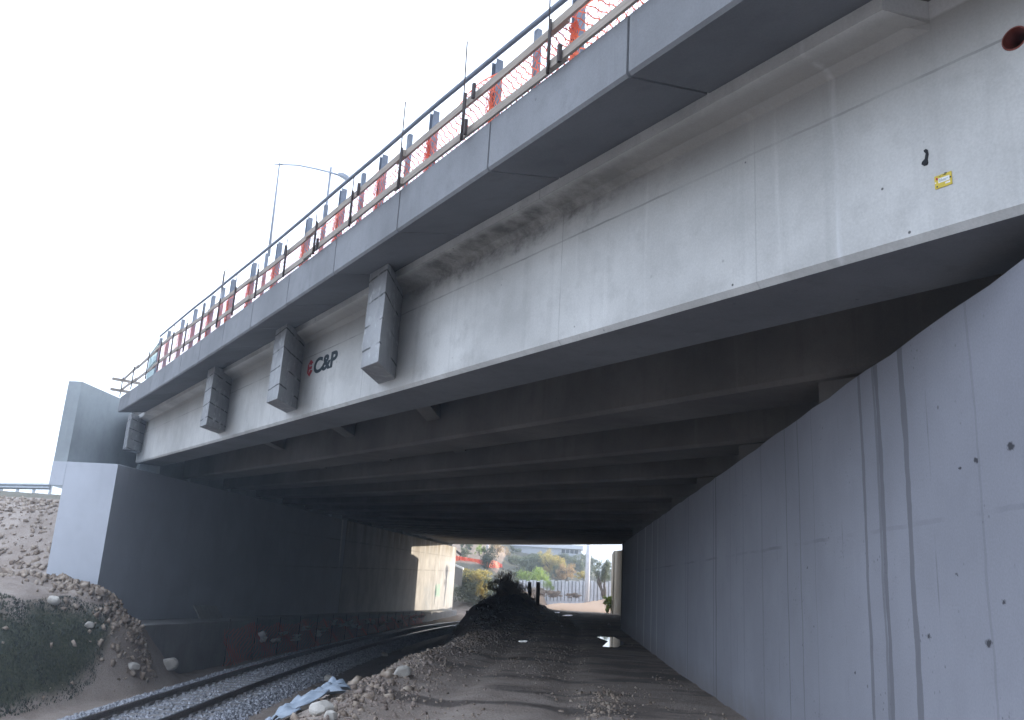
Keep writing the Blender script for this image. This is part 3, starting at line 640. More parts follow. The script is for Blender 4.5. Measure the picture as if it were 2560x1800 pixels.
# pale mesh panel at the end of the railing
pp = thing('mesh_panel', P(25.3, 3.6, bt(25)), 'pale green framed panel at the left end of the guard rail', 'panel')
MB().loft([[P(24.6, 3.56, bt(24.6) + .05), P(24.6, 3.6, bt(24.6) + .05), P(24.6, 3.6, 7.62), P(24.6, 3.56, 7.62)], [P(26.1, 3.56, bt(26.1) + .05), P(26.1, 3.6, bt(26.1) + .05), P(26.1, 3.6, 7.58), P(26.1, 3.56, 7.58)]]).build('frame_bottom', M['galv'], pp) if False else None
fr = MB()
for a, c in (((24.62, bt(24.6) + .06), (24.62, 7.62)), ((26.1, bt(26) + .06), (26.1, 7.5)), ((24.62, 7.62), (26.1, 7.5)), ((24.62, bt(24.6) + .08), (26.1, bt(26) + .08)), ((24.62, 7.1), (26.1, 7.05)), ((24.62, bt(24.6) + .1), (26.1, 7.5))):
    fr.tube([P(a[0], 3.58, a[1]), P(c[0], 3.58, c[1])], .022, 6)
for q in np.linspace(24.7, 26.0, 12): fr.tube([P(q, 3.58, bt(q) + .08), P(q, 3.58, 7.55)], .008, 5)
fr.build('frame', simple('pale_green_paint', (.35, .46, .46), .6, .1), pp)

# ------------------------------------------------------------------ street lamp and mast beyond the railing
s_l = 11.0
def lpt(px, py, s=s_l):
    r = ray(px, py); d = r @ N; return CAM + r * (s / d)
top_ = lpt(828, 418); base = np.array([top_[0], top_[1], 6.7])
lamp = thing('street_lamp', base, 'tall grey street lamp with flat lantern standing on the bridge deck', 'street lamp')
MB().tube([base, base + (top_ - base) * .5, top_], [.11, .085, .05], 10).build('pole', M['lampgrey'], lamp, True)
MB().tube([lpt(700, 411), lpt(745, 413), lpt(790, 422), lpt(822, 430), lpt(848, 438)], .045, 8).build('arm', M['lampgrey'], lamp, True)
ha, hb = lpt(846, 437), lpt(874, 445)
MB().loft([[ha + np.array([0, -.10, -.03]), ha + np.array([0, .10, -.03]), ha + np.array([0, .06, .10]), ha + np.array([0, -.06, .10])], [(ha + hb) / 2 + np.array([0, -.2, -.08]), (ha + hb) / 2 + np.array([0, .2, -.08]), (ha + hb) / 2 + np.array([0, .15, .10]), (ha + hb) / 2 + np.array([0, -.15, .10])], [hb + np.array([0, -.17, -.1]), hb + np.array([0, .17, -.1]), hb + np.array([0, .13, .03]), hb + np.array([0, -.13, .03])]]).build('lantern', M['lampgrey'], lamp)
s_m = 9.0
mt_ = lpt(699, 408, s_m); mb_ = lpt(672, 640, s_m)
mast = thing('mast', mb_, 'thin grey mast with stay wires left of the street lamp', 'mast')
MB().tube([mb_, mb_ * .55 + mt_ * .45, mt_], [.075, .06, .035], 8).build('pole', M['lampgrey'], mast, True)
MB().tube([lpt(686, 412, s_m), lpt(706, 410, s_m)], .03, 6).build('cross_arm', M['lampgrey'], mast, True)
MB().tube([lpt(825, 432), lpt(760, 500, s_m), lpt(698, 575, 6)], .012, 5).build('wire', M['rod'], mast)
MB().tube([lpt(676, 610, s_m), lpt(620, 645, 7), lpt(562, 677, 5)], .012, 5).build('wire', M['rod'], mast)
MB().tube([lpt(562, 677, 5), lpt(552, 760, 5)], .02, 5).build('wire_post', M['rod'], mast)

# ------------------------------------------------------------------ railway
tr_ = thing('railway_track', (xc(20), 20, railz(20)), 'single curving railway track of two steel rails on grey ballast', 'railway track')
yy_ = np.arange(-6, 128, .6)
def tang(y): d = np.array([xc(y + .5) - xc(y - .5), 1.0, 0]); return d / np.linalg.norm(d)
prof = [(-.07, -.16), (.07, -.16), (.07, -.145), (.012, -.125), (.012, -.045), (.036, -.03), (.036, -.004), (-.036, -.004), (-.036, -.03), (-.012, -.045), (-.012, -.125), (-.07, -.145)]
for sd in (-.7535, .7535):
    rings = []; head = []
    for y in yy_:
        d = tang(y); nn = np.array([d[1], -d[0], 0]); c = np.array([xc(y), y, railz(y)]) + nn * sd
        rings.append([c + nn * a + np.array([0, 0, b]) for a, b in prof]); head.append([c + nn * -.034 + [0, 0, -.0035], c + nn * .034 + [0, 0, -.0035], c + nn * .028 + [0, 0, .002], c + nn * -.028 + [0, 0, .002]])
    r_ = MB().loft(rings).build('rail', M['rail'], tr_); MB().loft(head).build('rail_head', M['railhead'], r_)
sp_m = MB(); sp_m.hexa([(-1.25, -.13, -.2), (1.25, -.13, -.2), (1.25, .13, -.2), (-1.25, .13, -.2)], [(-1.25, -.10, 0), (1.25, -.10, 0), (1.25, .10, 0), (-1.25, .10, 0)])
for sx in (-.7535, .7535):
    for q in (-.12, .12): sp_m.box(sx + q - .04, sx + q + .04, -.05, .05, -.01, .05)
spo = sp_m.build('sleeper', M['sleeper'], tr_); first = True
y = 12.0
for i_ in range(98):
    d = tang(y); o = spo if i_ == 0 else spo.copy()
    if i_: COL.objects.link(o); o.parent = tr_
    o.matrix_parent_inverse = Matrix.Identity(4)
    o.location = (xc(y) - tr_.location[0], y - tr_.location[1], railz(y) - .165 - tr_.location[2]); o.rotation_euler = (0, 0, math.atan2(-d[0], d[1])); y += .62

# ------------------------------------------------------------------ stones
CUBE = np.array([[-1, -1, -1], [1, -1, -1], [1, 1, -1], [-1, 1, -1], [-1, -1, 1], [1, -1, 1], [1, 1, 1], [-1, 1, 1]], float)
CF = np.array([[3, 2, 1, 0], [4, 5, 6, 7], [0, 1, 5, 4], [1, 2, 6, 5], [2, 3, 7, 6], [3, 0, 4, 7]])
def rand_rot(n):
    q = RNG.normal(size=(n, 4)); q /= np.linalg.norm(q, axis=1)[:, None]; w_, x, y, z = q.T
    return np.stack([1 - 2 * (y * y + z * z), 2 * (x * y - z * w_), 2 * (x * z + y * w_), 2 * (x * y + z * w_), 1 - 2 * (x * x + z * z), 2 * (y * z - x * w_), 2 * (x * z - y * w_), 2 * (y * z + x * w_), 1 - 2 * (x * x + y * y)], -1).reshape(n, 3, 3)
def stones(name, pos, size, mat, label, cat):
    n = len(pos); v = CUBE[None] * (1 + RNG.uniform(-.7, .4, (n, 8, 3))); v = v * (np.stack([RNG.uniform(.7, 1.2, n), RNG.uniform(.6, 1.0, n), RNG.uniform(.45, .8, n)], -1))[:, None]
    v = np.einsum('nij,nkj->nki', rand_rot(n), v) * size[:, None, None] + pos[:, None]
    f = (CF[None] + 8 * np.arange(n)[:, None, None]).reshape(-1, 4)
    return tag(raw(name, v.reshape(-1, 3), f, mat), label, cat, kind='stuff')
# ballast
n = 52000; yb = 11 + 60 * RNG.random(n) ** 1.7; off = RNG.uniform(-2.15, 2.25, n); xb = xc(yb) + off
dip = np.where(np.abs(off) > 1.5, (np.abs(off) - 1.5) * .33, 0)
zbst = railz(yb) - .20 - dip + RNG.uniform(-.03, .02, n)
nr = np.abs(np.abs(off) - .7535) < .09
stones('ballast', np.stack([xb, yb, zbst], -1)[~nr], RNG.uniform(.022, .042, n)[~nr] * (1 + (yb[~nr] > 30) * .5), M['ballast'], 'grey crushed stone ballast under the rails', 'ballast')
b = MB(); rings = []
for y in np.arange(-10, 128, 1.0):
    d = tang(y); nn = np.array([d[1], -d[0], 0]); c = np.array([xc(y), y, railz(y)])
    rings.append([c + nn * a + np.array([0, 0, z]) for a, z in ((-2.6, -.62), (-1.5, -.215), (1.5, -.215), (2.6, -.62))])
o = MB().loft(rings).build('ballast_bed', M['ballast']); tag(o, kind='structure')
# rubble ridge along the road edge
n = 1500; yb = 8 + 20 * RNG.random(n); xe_ = np.interp(yb, EY, EX); xb = xe_ + RNG.normal(0, .30, n) + .25
keep = vn(xb * 1.2, yb * .8) > -.22; xb, yb = xb[keep], yb[keep]; sz = .007 + .033 * RNG.random(len(xb)) ** 4 + .06 * RNG.random(len(xb)) ** 18
stones('rubble_ridge', np.stack([xb, yb, hz(xb, yb) + sz * .1], -1), sz, M['rubble'], 'broken pale rubble heaped along the edge of the dirt road', 'rubble')
k = NT('soil_clod', .95, .15); k.color(k.mix(k.ramp(k.noise(6, 4), .35, .65), (.20, .155, .13), (.34, .28, .24))); M['clod'] = k.m
n = 3600; yb = 8 + 24 * RNG.random(n); xb = np.interp(yb, EY, EX) + RNG.normal(0, .42, n) + .3; sz = .006 + .024 * RNG.random(n) ** 3 + .03 * RNG.random(n) ** 12
stones('soil_clods', np.stack([xb, yb, hz(xb, yb) + sz * .05], -1), sz, M['clod'], 'crumbly brown soil clods along the edge of the dirt road', 'soil')
n = 2600; yb = 30 + 45 * RNG.random(n); xb = -3.9 + RNG.normal(0, 1.6, n); sz = .02 + .06 * RNG.random(n) ** 3
M['darkclod'] = simple('dark_soil_clod', (.10, .08, .07), .95, .3, 6)
stones('mound_clods', np.stack([xb, yb, hz(xb, yb)], -1), sz, M['darkclod'], 'dark soil clods covering the mound beside the track', 'soil')
# loose gravel on the road
n = 5500; yb = 7 + 24 * RNG.random(n) ** 1.5; xb = RNG.uniform(-2.8, 2.3, n); keep = (vn(xb * .9 + 3, yb * .35) + .25 * RNG.random(n)) > .16; xb, yb = xb[keep], yb[keep]; sz = .005 + .016 * RNG.random(len(xb)) ** 3 + .02 * RNG.random(len(xb)) ** 16
stones('gravel', np.stack([xb, yb, hz(xb, yb) + sz * .2], -1), sz, M['rubble'], 'scattered gravel and small stones on the dirt road', 'gravel')
n = 600; u = RNG.random(n); yb = 8.2 + 6.5 * u; xb = .55 + .25 * np.sin(yb) * .4 + RNG.normal(0, .22, n) ; sz = .008 + .03 * RNG.random(n) ** 4
stones('rubble_strip', np.stack([xb, yb, hz(xb, yb) + sz * .25], -1), sz, M['rubble'], 'low strip of broken stone in the middle of the dirt road', 'rubble')
# rubble spilled against the left abutment
n = 2600; u = RNG.random(n); xl = -16.8 + 4.8 * u + RNG.normal(0, .2, n); yl = 26.0 - np.abs(RNG.normal(0, .95, n)); sz = .012 + .075 * RNG.random(n) ** 4 + .09 * RNG.random(n) ** 20
stones('rubble_slope', np.stack([xl, yl, hz(xl, yl) + sz * .3], -1), sz, M['rubble'], 'pale rubble spilled down the bank against the left abutment', 'rubble')
n = 3800; xl = RNG.uniform(-27, -16.5, n); yl = 26.6 + 7.5 * RNG.random(n) ** 1.2; sz = .012 + .09 * RNG.random(n) ** 4
stones('embankment_stones', np.stack([xl, yl, hz(xl, yl) + sz * .3], -1), sz, M['rubble'], 'loose stones covering the embankment behind the left abutment', 'stones')
n = 130; xl = RNG.uniform(-18, -12.2, n); yl = RNG.uniform(17, 25.5, n); sz = .02 + .09 * RNG.random(n) ** 3; kp = xl < xc(yl) - 2.75; xl, yl, sz = xl[kp], yl[kp], sz[kp]
stones('bank_stones', np.stack([xl, yl, hz(xl, yl) + sz * .5], -1), sz, M['rubble'], 'stones lying among the weeds on the left bank', 'stones')
# single boulders
def boulder_mesh(seed):
    bm = bmesh.new(); bmesh.ops.create_icosphere(bm, subdivisions=3, radius=1); r2 = np.random.default_rng(seed)
    pl = [(Vector(r2.normal(size=3)).normalized(), r2.uniform(.62, .9)) for _ in range(9)]
    for v in bm.verts:
        for nn, dd in pl:
            q = v.co.dot(nn)
            if q > dd: v.co -= nn * (q - dd) * .9
    me = bpy.data.meshes.new('boulder'); bm.to_mesh(me); bm.free(); me.materials.append(M['boulder']); return me
bms = [boulder_mesh(i) for i in range(5)]
BL = [(735, 1778, .1, .19, 'large white boulder nearest the camera at the road edge, beside the blue tarp'), (770, 1770, .1, .15, 'rounded white boulder just right of the largest one by the tarp'), (805, 1785, .1, .15, 'flat pale boulder right of the two white ones at the road edge'), (826, 1797, .1, .09, 'small bright white stone at the bottom edge of the picture by the road'),
      (418, 1668, -1.5, .33, 'big pale boulder at the foot of the rubble bank beside the track'), (332, 1672, -1.45, .2, 'pale rock at the foot of the left bank, left of the big boulder'), (222, 1568, -.35, .16, 'light rock lying alone on the grassy left bank'), (132, 1508, .55, .2, 'pale rock on top of the left bank below the embankment'),
      (200, 1445, .9, .28, 'pale block of stone on the rubble crest by the abutment end'), (820, 1702, .15, .2, 'pale angular rock on the rubble ridge nearest the camera'), (960, 1640, .2, .2, 'pale broken rock in the middle of the rubble ridge'), (1005, 1690, .15, .17, 'low flat rock on the road side of the rubble ridge'), (560, 1645, -1.62, .1, 'small pale stone beside the ballast under the orange net')]
for i_, (px, py, z, r, lab) in enumerate(BL):
    p = drop(px, py); o = bpy.data.objects.new('boulder', bms[i_ % 5]); COL.objects.link(o); p[2] = float(hz(p[0], p[1])) + r * .3
    o.location = p; o.scale = (r, r * .85, r * .7); o.rotation_euler = (random.uniform(-.3, .3), random.uniform(-.3, .3), random.uniform(0, 6)); tag(o, lab, 'boulder', 'boulders beside the track and road')
# crumpled tarp
b = MB(); nu, nv_ = 40, 16; a0, a1 = at_z(668, 1800, .0), at_z(815, 1728, .12); dv = np.array(a1 - a0); dl = np.linalg.norm(dv[:2]); dv /= dl; pv = np.array([dv[1], -dv[0], 0])
vs = []
for i in range(nu + 1):
    for j in range(nv_ + 1):
        q = a0 + dv * dl * i / nu + pv * ((j / nv_ - .35) * (.46 + .25 * math.sin(i * .7)) * (.4 + .9 * math.sin(math.pi * (i + 4) / (nu + 8)))); x, y = q[0], q[1]
        z = float(hz(x, y)) + .05 + .17 * abs(float(fbm(np.array(x * 6.5), np.array(y * 6.5), 3))) + .12 * math.sin(math.pi * j / nv_) * .6; vs.append((x, y, z))
b.add(vs, [(i * (nv_ + 1) + j, (i + 1) * (nv_ + 1) + j, (i + 1) * (nv_ + 1) + j + 1, i * (nv_ + 1) + j + 1) for i in range(nu) for j in range(nv_)])
tp = b.build('tarp', M['tarp'], smooth=True); sm = tp.modifiers.new('thick', 'SOLIDIFY'); sm.thickness = .006; tag(tp, 'crumpled pale blue plastic tarp lying at the road edge', 'tarp')
# puddles
def puddle(pts, name='puddle'):
    c = np.mean(pts, 0); ring = []
    for i in range(len(pts)):
        for f in np.linspace(0, 1, 5)[:-1]:
            q = pts[i] * (1 - f) + pts[(i + 1) % len(pts)] * f; ring.append(c + (q - c) * (1 + .05 * random.uniform(-1, 1)))
    zz = np.median([hz(p[0], p[1]) for p in ring]) + .03
    b = MB(); b.add([(p[0], p[1], zz) for p in ring], [tuple(range(len(ring)))]); return tag(b.build(name, M['water']), kind='structure')
for pts in ([(1490, 1596), (1535, 1597), (1562, 1612), (1545, 1624), (1505, 1622), (1520, 1608)], [(1295, 1604), (1318, 1603), (1316, 1608), (1298, 1608)], [(1387, 1527), (1400, 1526.5), (1398, 1529), (1389, 1529)], [(1405, 1537), (1418, 1535.5), (1432, 1536), (1430, 1538.5), (1412, 1539)]):
    puddle([np.array(at_z(px, py, -.1 if py > 1560 else -.4)) for px, py in pts])

# ------------------------------------------------------------------ weeds, fences and plants
def leaves(n, centre, rad, size, shell=.35, clump=0, flat=1.0, droop=0):
    d = RNG.normal(size=(n, 3)); d /= np.linalg.norm(d, axis=1)[:, None]; r = RNG.random(n) ** shell
    p = d * r[:, None]
    if clump:
        cc = RNG.normal(size=(clump, 3)); cc /= np.linalg.norm(cc, axis=1)[:, None]; cc *= (RNG.random(clump) ** .45)[:, None] * .8
        cr = RNG.uniform(.18, .42, clump); idx = RNG.integers(0, clump, n); p = cc[idx] + d * (r * cr[idx])[:, None]
    p = p * np.array(rad) + np.array(centre)
    s = size * RNG.uniform(.6, 1.4, n); q = rand_rot(n); base = np.array([[-.5, -1, 0], [.5, -.9, 0], [.45, 1, 0], [-.4, .9, 0]]) * np.array([flat, 1, 1])
    v = np.einsum('nij,kj->nki', q, base) * s[:, None, None] + p[:, None]
    return v.reshape(-1, 3), np.arange(4 * n).reshape(n, 4)
def blades(pts, h, w_, lean=.35):
    n = len(pts); a = RNG.uniform(0, 2 * np.pi, n); hh = h * RNG.uniform(.5, 1.3, n); l = lean * RNG.random(n) * hh
    dx = np.stack([np.cos(a), np.sin(a), 0 * a], -1); sx = np.stack([-np.sin(a), np.cos(a), 0 * a], -1) * (w_ * RNG.uniform(.6, 1.4, n))[:, None]
    up = np.array([0, 0, 1.])
    v = np.stack([pts - sx, pts + sx, pts + dx * (l * .4)[:, None] + up * (hh * .6)[:, None] + sx * .7, pts + dx * l[:, None] + up * hh[:, None]], 1)
    return v.reshape(-1, 3), np.arange(4 * n).reshape(n, 4)
n = 130000; xw = RNG.uniform(-21, -11.6, n); yw = RNG.uniform(13, 25.6, n); zw = hz(xw, yw)
kp = (xw < xc(yw) - 2.68 - .7 * sst(23, 25.5, yw)) & (zw + .5 * vn(xw * 1.1, yw * 1.1) < .42) & ((fbm(xw * .9 + 9, yw * .9, 3) > -.22) | (RNG.random(n) < .25)); xw, yw, zw = xw[kp], yw[kp], zw[kp]
v1, f1 = blades(np.stack([xw, yw, zw - .01], -1), .065, .014, .8)
tag(raw('weeds', v1, f1, M['grass']), 'low dark green weeds covering the left bank beside the track', 'weeds', kind='stuff')

def tree(name, px, py, y, rpx, rpy, mat, label, cat='tree', n=2600, clump=26, leaf=None, trunk=True, group=None):
    y = y or drop(px, py + rpy * .9)[1] - .3; c = at_y(px, py, y); rx = 1.2 * rpx / F * y; rz_ = 1.15 * rpy / F * y; n = int(n * 1.6); clump = int(clump * 1.3); gz = float(hz(c[0], c[1])); lf = leaf or max(.045, rx * .042)
    t = thing(name, (c[0], c[1], gz), label, cat, group)
    v, f = leaves(n, c, (rx, rx * .9, rz_), lf, .5, clump, .8); raw('crown', v, f, M[mat], t)
    if trunk:
        b = MB(); bz = min(gz, c[2] - rz_) - .2; tr0 = max(.05, rx * .08)
        b.tube([(c[0], c[1], bz), (c[0] + .1 * rx, c[1], (bz + c[2]) / 2), (c[0], c[1], c[2] + rz_ * .3)], [tr0, tr0 * .75, tr0 * .3], 7)
        for _ in range(6):
            a = random.uniform(0, 6.28); z0 = c[2] - rz_ * random.uniform(.2, .7); b.tube([(c[0], c[1], z0), (c[0] + math.cos(a) * rx * .35, c[1] + math.sin(a) * rx * .35, z0 + rz_ * .4), (c[0] + math.cos(a) * rx * .7, c[1] + math.sin(a) * rx * .6, z0 + rz_ * .8)], [tr0 * .45, tr0 * .3, tr0 * .1], 5)
        b.build('trunk', M['trunk'], t, True)
    return t
tree('bush', 1188, 1470, 119, 50, 40, 'leaf_grey', 'big grey green bush right of the sunlit wall end', 'bush', 3600, 34, trunk=False)
tree('bush', 1188, 1440, 119, 42, 20, 'leaf_yellow', 'bush with sunlit yellow green top beyond the left wall end', 'bush', 2200, 22, trunk=False)
tree('evergreen_tree', 1220, 1392, None, 20, 34, 'leaf_dark', 'dark evergreen tree behind the orange net on the hill', 'tree', 3000, 26)
tree('bush', 1198, 1375, None, 14, 16, 'leaf_lime', 'light green bush left of the dark evergreen', 'bush', 1000, 12)
tree('bush', 1212, 1428, 140, 24, 17, 'leaf_grey', 'grey green bush below the orange net', 'bush', 1400, 14)
tree('tree', 1268, 1388, 158, 11, 20, 'leaf_orange', 'slim orange yellow tree right of the orange net', 'tree', 1000, 12)
tree('tree', 1322, 1412, 150, 34, 30, 'leaf_grey', 'grey green tree on the slope above the white fence', 'tree', 2600, 24)
tree('bush', 1332, 1446, 133, 36, 26, 'leaf_lime', 'bright lime green bush rising over the left end of the white fence', 'bush', 3000, 30, trunk=False)
tree('bush', 1372, 1462, 129, 16, 20, 'leaf_lime', 'lime green branches hanging in front of the white fence', 'bush', 900, 12, trunk=False)
tree('tree', 1378, 1408, 150, 34, 24, 'leaf_yellow', 'yellow autumn tree in the middle of the hillside', 'tree', 2600, 24)
tree('tree', 1415, 1432, 146, 28, 22, 'leaf_orange', 'orange brown tree right of the yellow one above the fence', 'tree', 2000, 20)
tree('tree', 1392, 1430, 146, 18, 20, 'leaf_grey', 'dark green tree between the yellow and the orange tree', 'tree', 1200, 14)
tree('bush', 1458, 1440, 142, 20, 12, 'leaf_yellow', 'low yellow green bush beside the far light pole', 'bush', 1000, 12)
tree('bush', 1382, 1384, None, 18, 10, 'leaf_dark', 'dark bush below the house on the hill', 'bush', 900, 12)
tree('bush', 1436, 1392, None, 26, 14, 'leaf_dark', 'dark green bush on the hill right of the house wall', 'bush', 1200, 14)
tree('bush', 1480, 1408, None, 26, 14, 'leaf_grey', 'grey green scrub on the right shoulder of the hill', 'bush', 1200, 14)
tree('bush', 1242, 1372, None, 18, 14, 'leaf_orange', 'dry brown bush at the top left of the hill', 'bush', 800, 12)
tree('bush', 1160, 1382, None, 22, 12, 'leaf_grey', 'grey scrub above the left part of the orange net', 'bush', 900, 12)
tree('bush', 1290, 1400, None, 26, 12, 'leaf_grey', 'pale scrub on the bare slope left of the yellow tree', 'bush', 900, 14)
tree('bush', 1205, 1480, 100, 14, 28, 'leaf_yellow', 'ragged yellow leaved bush beside the dark mound', 'bush', 900, 12)
for px, py, rx_, rp, lab in ((1345, 1482, 24, 12, 'dry scrub at the foot of the white fence, left part'), (1385, 1484, 24, 9, 'dry scrub at the foot of the white fence, middle part'), (1430, 1488, 22, 6, 'dry scrub at the foot of the white fence beside the light pole')):
    tree('scrub', px, py, 126, rx_, rp, 'leaf_dry', lab, 'scrub', 1400, 16, trunk=False)
vs, fs = [], []; o_n = 0
for _ in range(170):
    x = random.uniform(-45, 16); y = random.uniform(138, 215); r = random.uniform(.4, 1.3) ; z = float(hz(x, y))
    v, f = leaves(160, (x, y, z + r * .3), (r, r, r * .6), .16, .5, 6, .7); vs.append(v); fs.append(f + o_n); o_n += len(v)
tag(raw('hillside_scrub', np.concatenate(vs), np.concatenate(fs), M['leaf_grey']), 'low grey scrub dotted over the bare far hillside', 'scrub', kind='stuff')
tree('bush', 1412, 1396, None, 30, 12, 'leaf_grey', 'grey green bush on the slope under the house windows', 'bush', 1500, 16, trunk=False)
tree('bush', 1335, 1392, None, 26, 12, 'leaf_grey', 'pale bush on the slope under the left part of the house', 'bush', 1500, 16, trunk=False)
tree('tree', 1443, 1408, None, 26, 20, 'leaf_grey', 'grey green tree covering the right end of the house wall', 'tree', 1800, 18, trunk=False)
tree('tree', 1362, 1388, None, 20, 16, 'leaf_yellow', 'small yellow tree before the middle of the house wall', 'tree', 1200, 14, trunk=False)
tree('bush', 1300, 1442, 135, 22, 26, 'leaf_grey', 'dark grey bush behind the left fence end', 'bush', 1600, 16, trunk=False)
# olive-like tree with forked dark trunk at the right
c = at_y(1508, 1490, 116); ot = thing('olive_tree', (c[0], c[1], float(hz(c[0], c[1]))), 'grey green tree with dark forked trunk near the right wall end', 'tree')
cc = at_y(1508, 1432, 116); v, f = leaves(2400, cc, (1.35, 1.3, 1.9), .10, .5, 22, .7); raw('crown', v, f, M['leaf_grey'], ot)
b = MB(); q = lambda px, py: at_y(px, py, 116)
b.tube([q(1510, 1496), q(1506, 1478), q(1500, 1465), q(1494, 1454), q(1497, 1440)], [.26, .2, .17, .14, .05], 8); b.tube([q(1511, 1496), q(1512, 1476), q(1510, 1462), q(1514, 1445)], [.22, .18, .13, .05], 8); b.tube([q(1504, 1468), q(1495, 1436), q(1488, 1430)], [.1, .07, .03], 6)
b.build('trunk', M['trunk'], ot, True)
# vine at the end of the right wall
c = at_y(1518, 1508, 94); vt = thing('vine', (c[0], c[1], float(hz(c[0], c[1]))), 'sunlit yellow green leafy plant at the foot of the far right wall end', 'plant')
v, f = leaves(500, at_y(1522, 1508, 93.5), (.6, .6, .95), .12, .5, 14, .9); raw('foliage', v, f, M['leaf_lime'], vt)
b = MB()
for _ in range(7): a = random.uniform(0, 6.28); b.tube([(c[0], c[1], vt.location[2] - .1), (c[0] + .25 * math.cos(a), c[1] + .25 * math.sin(a), vt.location[2] + .7), (c[0] + .5 * math.cos(a), c[1] + .5 * math.sin(a), vt.location[2] + 1.3)], [.02, .015, .006], 5)
b.build('stem', M['trunk'], vt)
# dry shrubs on the mound
def shrub(px, y, h, n, label, mat='leaf_dry', sp=.9, mat2='leaf_dry'):
    c = at_y(px, 1470, y); z = float(hz(c[0], c[1])); t = thing('dry_shrub', (c[0], c[1], z), label, 'shrub', 'shrubs on the dark mound')
    ns = n // 8; pts = np.stack([c[0] + RNG.normal(0, sp * .28, ns), c[1] + RNG.normal(0, sp * .4, ns), np.zeros(ns)], -1); pts[:, 2] = hz(pts[:, 0], pts[:, 1]) - .03
    v, f = blades(pts, h * .8, .008, .3); raw('stems', v, f, M[mat], t)
    v, f = leaves(int(n * 3), (c[0], c[1], z + h * .42), (sp * 1.05, sp, h * .6), .06, .6, 34, .4); raw('foliage', v, f, M[mat2], t)
shrub(1262, 64, 2.2, 800, 'tall dry brown shrub standing on top of the dark mound', 'leaf_dry', .95)
shrub(1228, 64, 1.1, 600, 'lower twiggy shrub on the track side of the dark mound', 'leaf_dry', 1.0)
shrub(1292, 63, 1.2, 700, 'bushy dark shrub on the mound beside the wooden posts', 'leaf_dry', 1.0)
shrub(1312, 61, .7, 500, 'small dark shrub in front of the wooden posts', 'leaf_dry', .8)
shrub(1275, 58, .6, 400, 'low dark weeds on the near flank of the mound', 'leaf_dry', 1.1)
shrub(1210, 68, .8, 600, 'low dark shrub at the track end of the mound', 'leaf_dry', 1.2, 'leaf_grey')
shrub(1248, 60, .8, 700, 'dark weeds in front of the tall dry shrub', 'leaf_dry', 1.2)
# wooden posts on the mound
for px, lab in ((1324, 'left of two dark wooden posts standing on the mound'), (1345, 'right of two dark wooden posts standing on the mound')):
    t_ = at_y(px, 1455, 66); b_ = at_y(px, 1497, 66); b = MB(); z = float(hz(b_[0], b_[1])); 
    b.loft([[(b_[0] - .16 + j[0], b_[1] - .1 + j[1], zq) for j in ((0, 0), (.28, 0), (.28, .24), (0, .24))] for zq in (min(z, b_[2]) - .3, t_[2] - .5)] + [[(t_[0] - .13 + j[0], t_[1] - .1 + j[1], t_[2] + .02 * j[0]) for j in ((0, 0), (.26, 0), (.26, .24), (0, .24))]])
    o = b.build('wooden_post', M['trunk']); tag(o, lab, 'post', 'posts on the mound')
# white fence
fe = thing('fence', at_y(1420, 1492, 131), 'white corrugated metal fence across the far end of the dirt road', 'fence')
pa, pb_ = at_y(1296, 1490, 131), at_y(1530, 1494, 128); b = MB(); rings = []; L = np.linalg.norm((pb_ - pa)[:2]); cnt = int(L / .06)
fh = 37 / F * 131
for i in range(cnt + 1):
    u = i / cnt; q = pa * (1 - u) + pb_ * u; wv = .03 * math.sin(i * .9); gap = .05 if (int(u * 26) % 2) else 0
    z0 = float(hz(q[0], q[1])) - .2; zt = q[2] + fh + .08 * math.sin(int(u * 26) * 2.3); rings.append([(q[0], q[1] + wv, z0), (q[0], q[1] + wv + .01, z0), (q[0], q[1] + wv + .01, zt), (q[0], q[1] + wv, zt)])
b.loft(rings); b.build('sheeting', M['fence'], fe)
for i in range(27):
    u = i / 26; q = pa * (1 - u) + pb_ * u; MB().box(q[0] - .035, q[0] + .035, q[1] - .12, q[1] - .05, q[2] - .6, q[2] + fh - .05).build('post', M['rod'], fe)
# far poles
def pole(px, y, py0, py1, r, label, mat='galv'):
    a = at_y(px, py1, y); t_ = at_y(px - 1, py0, y); t_ = np.array([a[0], a[1], t_[2]]); g_z = min(a[2], float(hz(a[0], a[1])))
    b = MB(); b.tube([(a[0], a[1], g_z - .2), (a[0], a[1], (a[2] + t_[2]) / 2), t_], [r, r * .85, r * .6], 10); b.tube([(a[0], a[1], g_z - .2), (a[0], a[1], g_z + .35)], r * 1.4, 10)
    return tag(b.build('light_pole', M[mat], None, True), label, 'pole')
pole(1467, 124, 1300, 1492, .38, 'thick pale light pole standing before the white fence', 'fence')
pole(1216, 152, 1300, 1416, .24, 'slim pale pole in front of the orange net on the hill', 'fence')
b = MB(); a = at_y(1193, 1532, 88); t_ = at_y(1194, 1507, 88); b.tube([(a[0], a[1], a[2] - .3), (a[0], a[1], t_[2] - .08)], .06, 8); b.tube([(a[0], a[1], t_[2] - .08), (a[0], a[1], t_[2])], .085, 8); tag(b.build('marker_post', M['white'], None, True), 'short white marker post beside the rails', 'post')
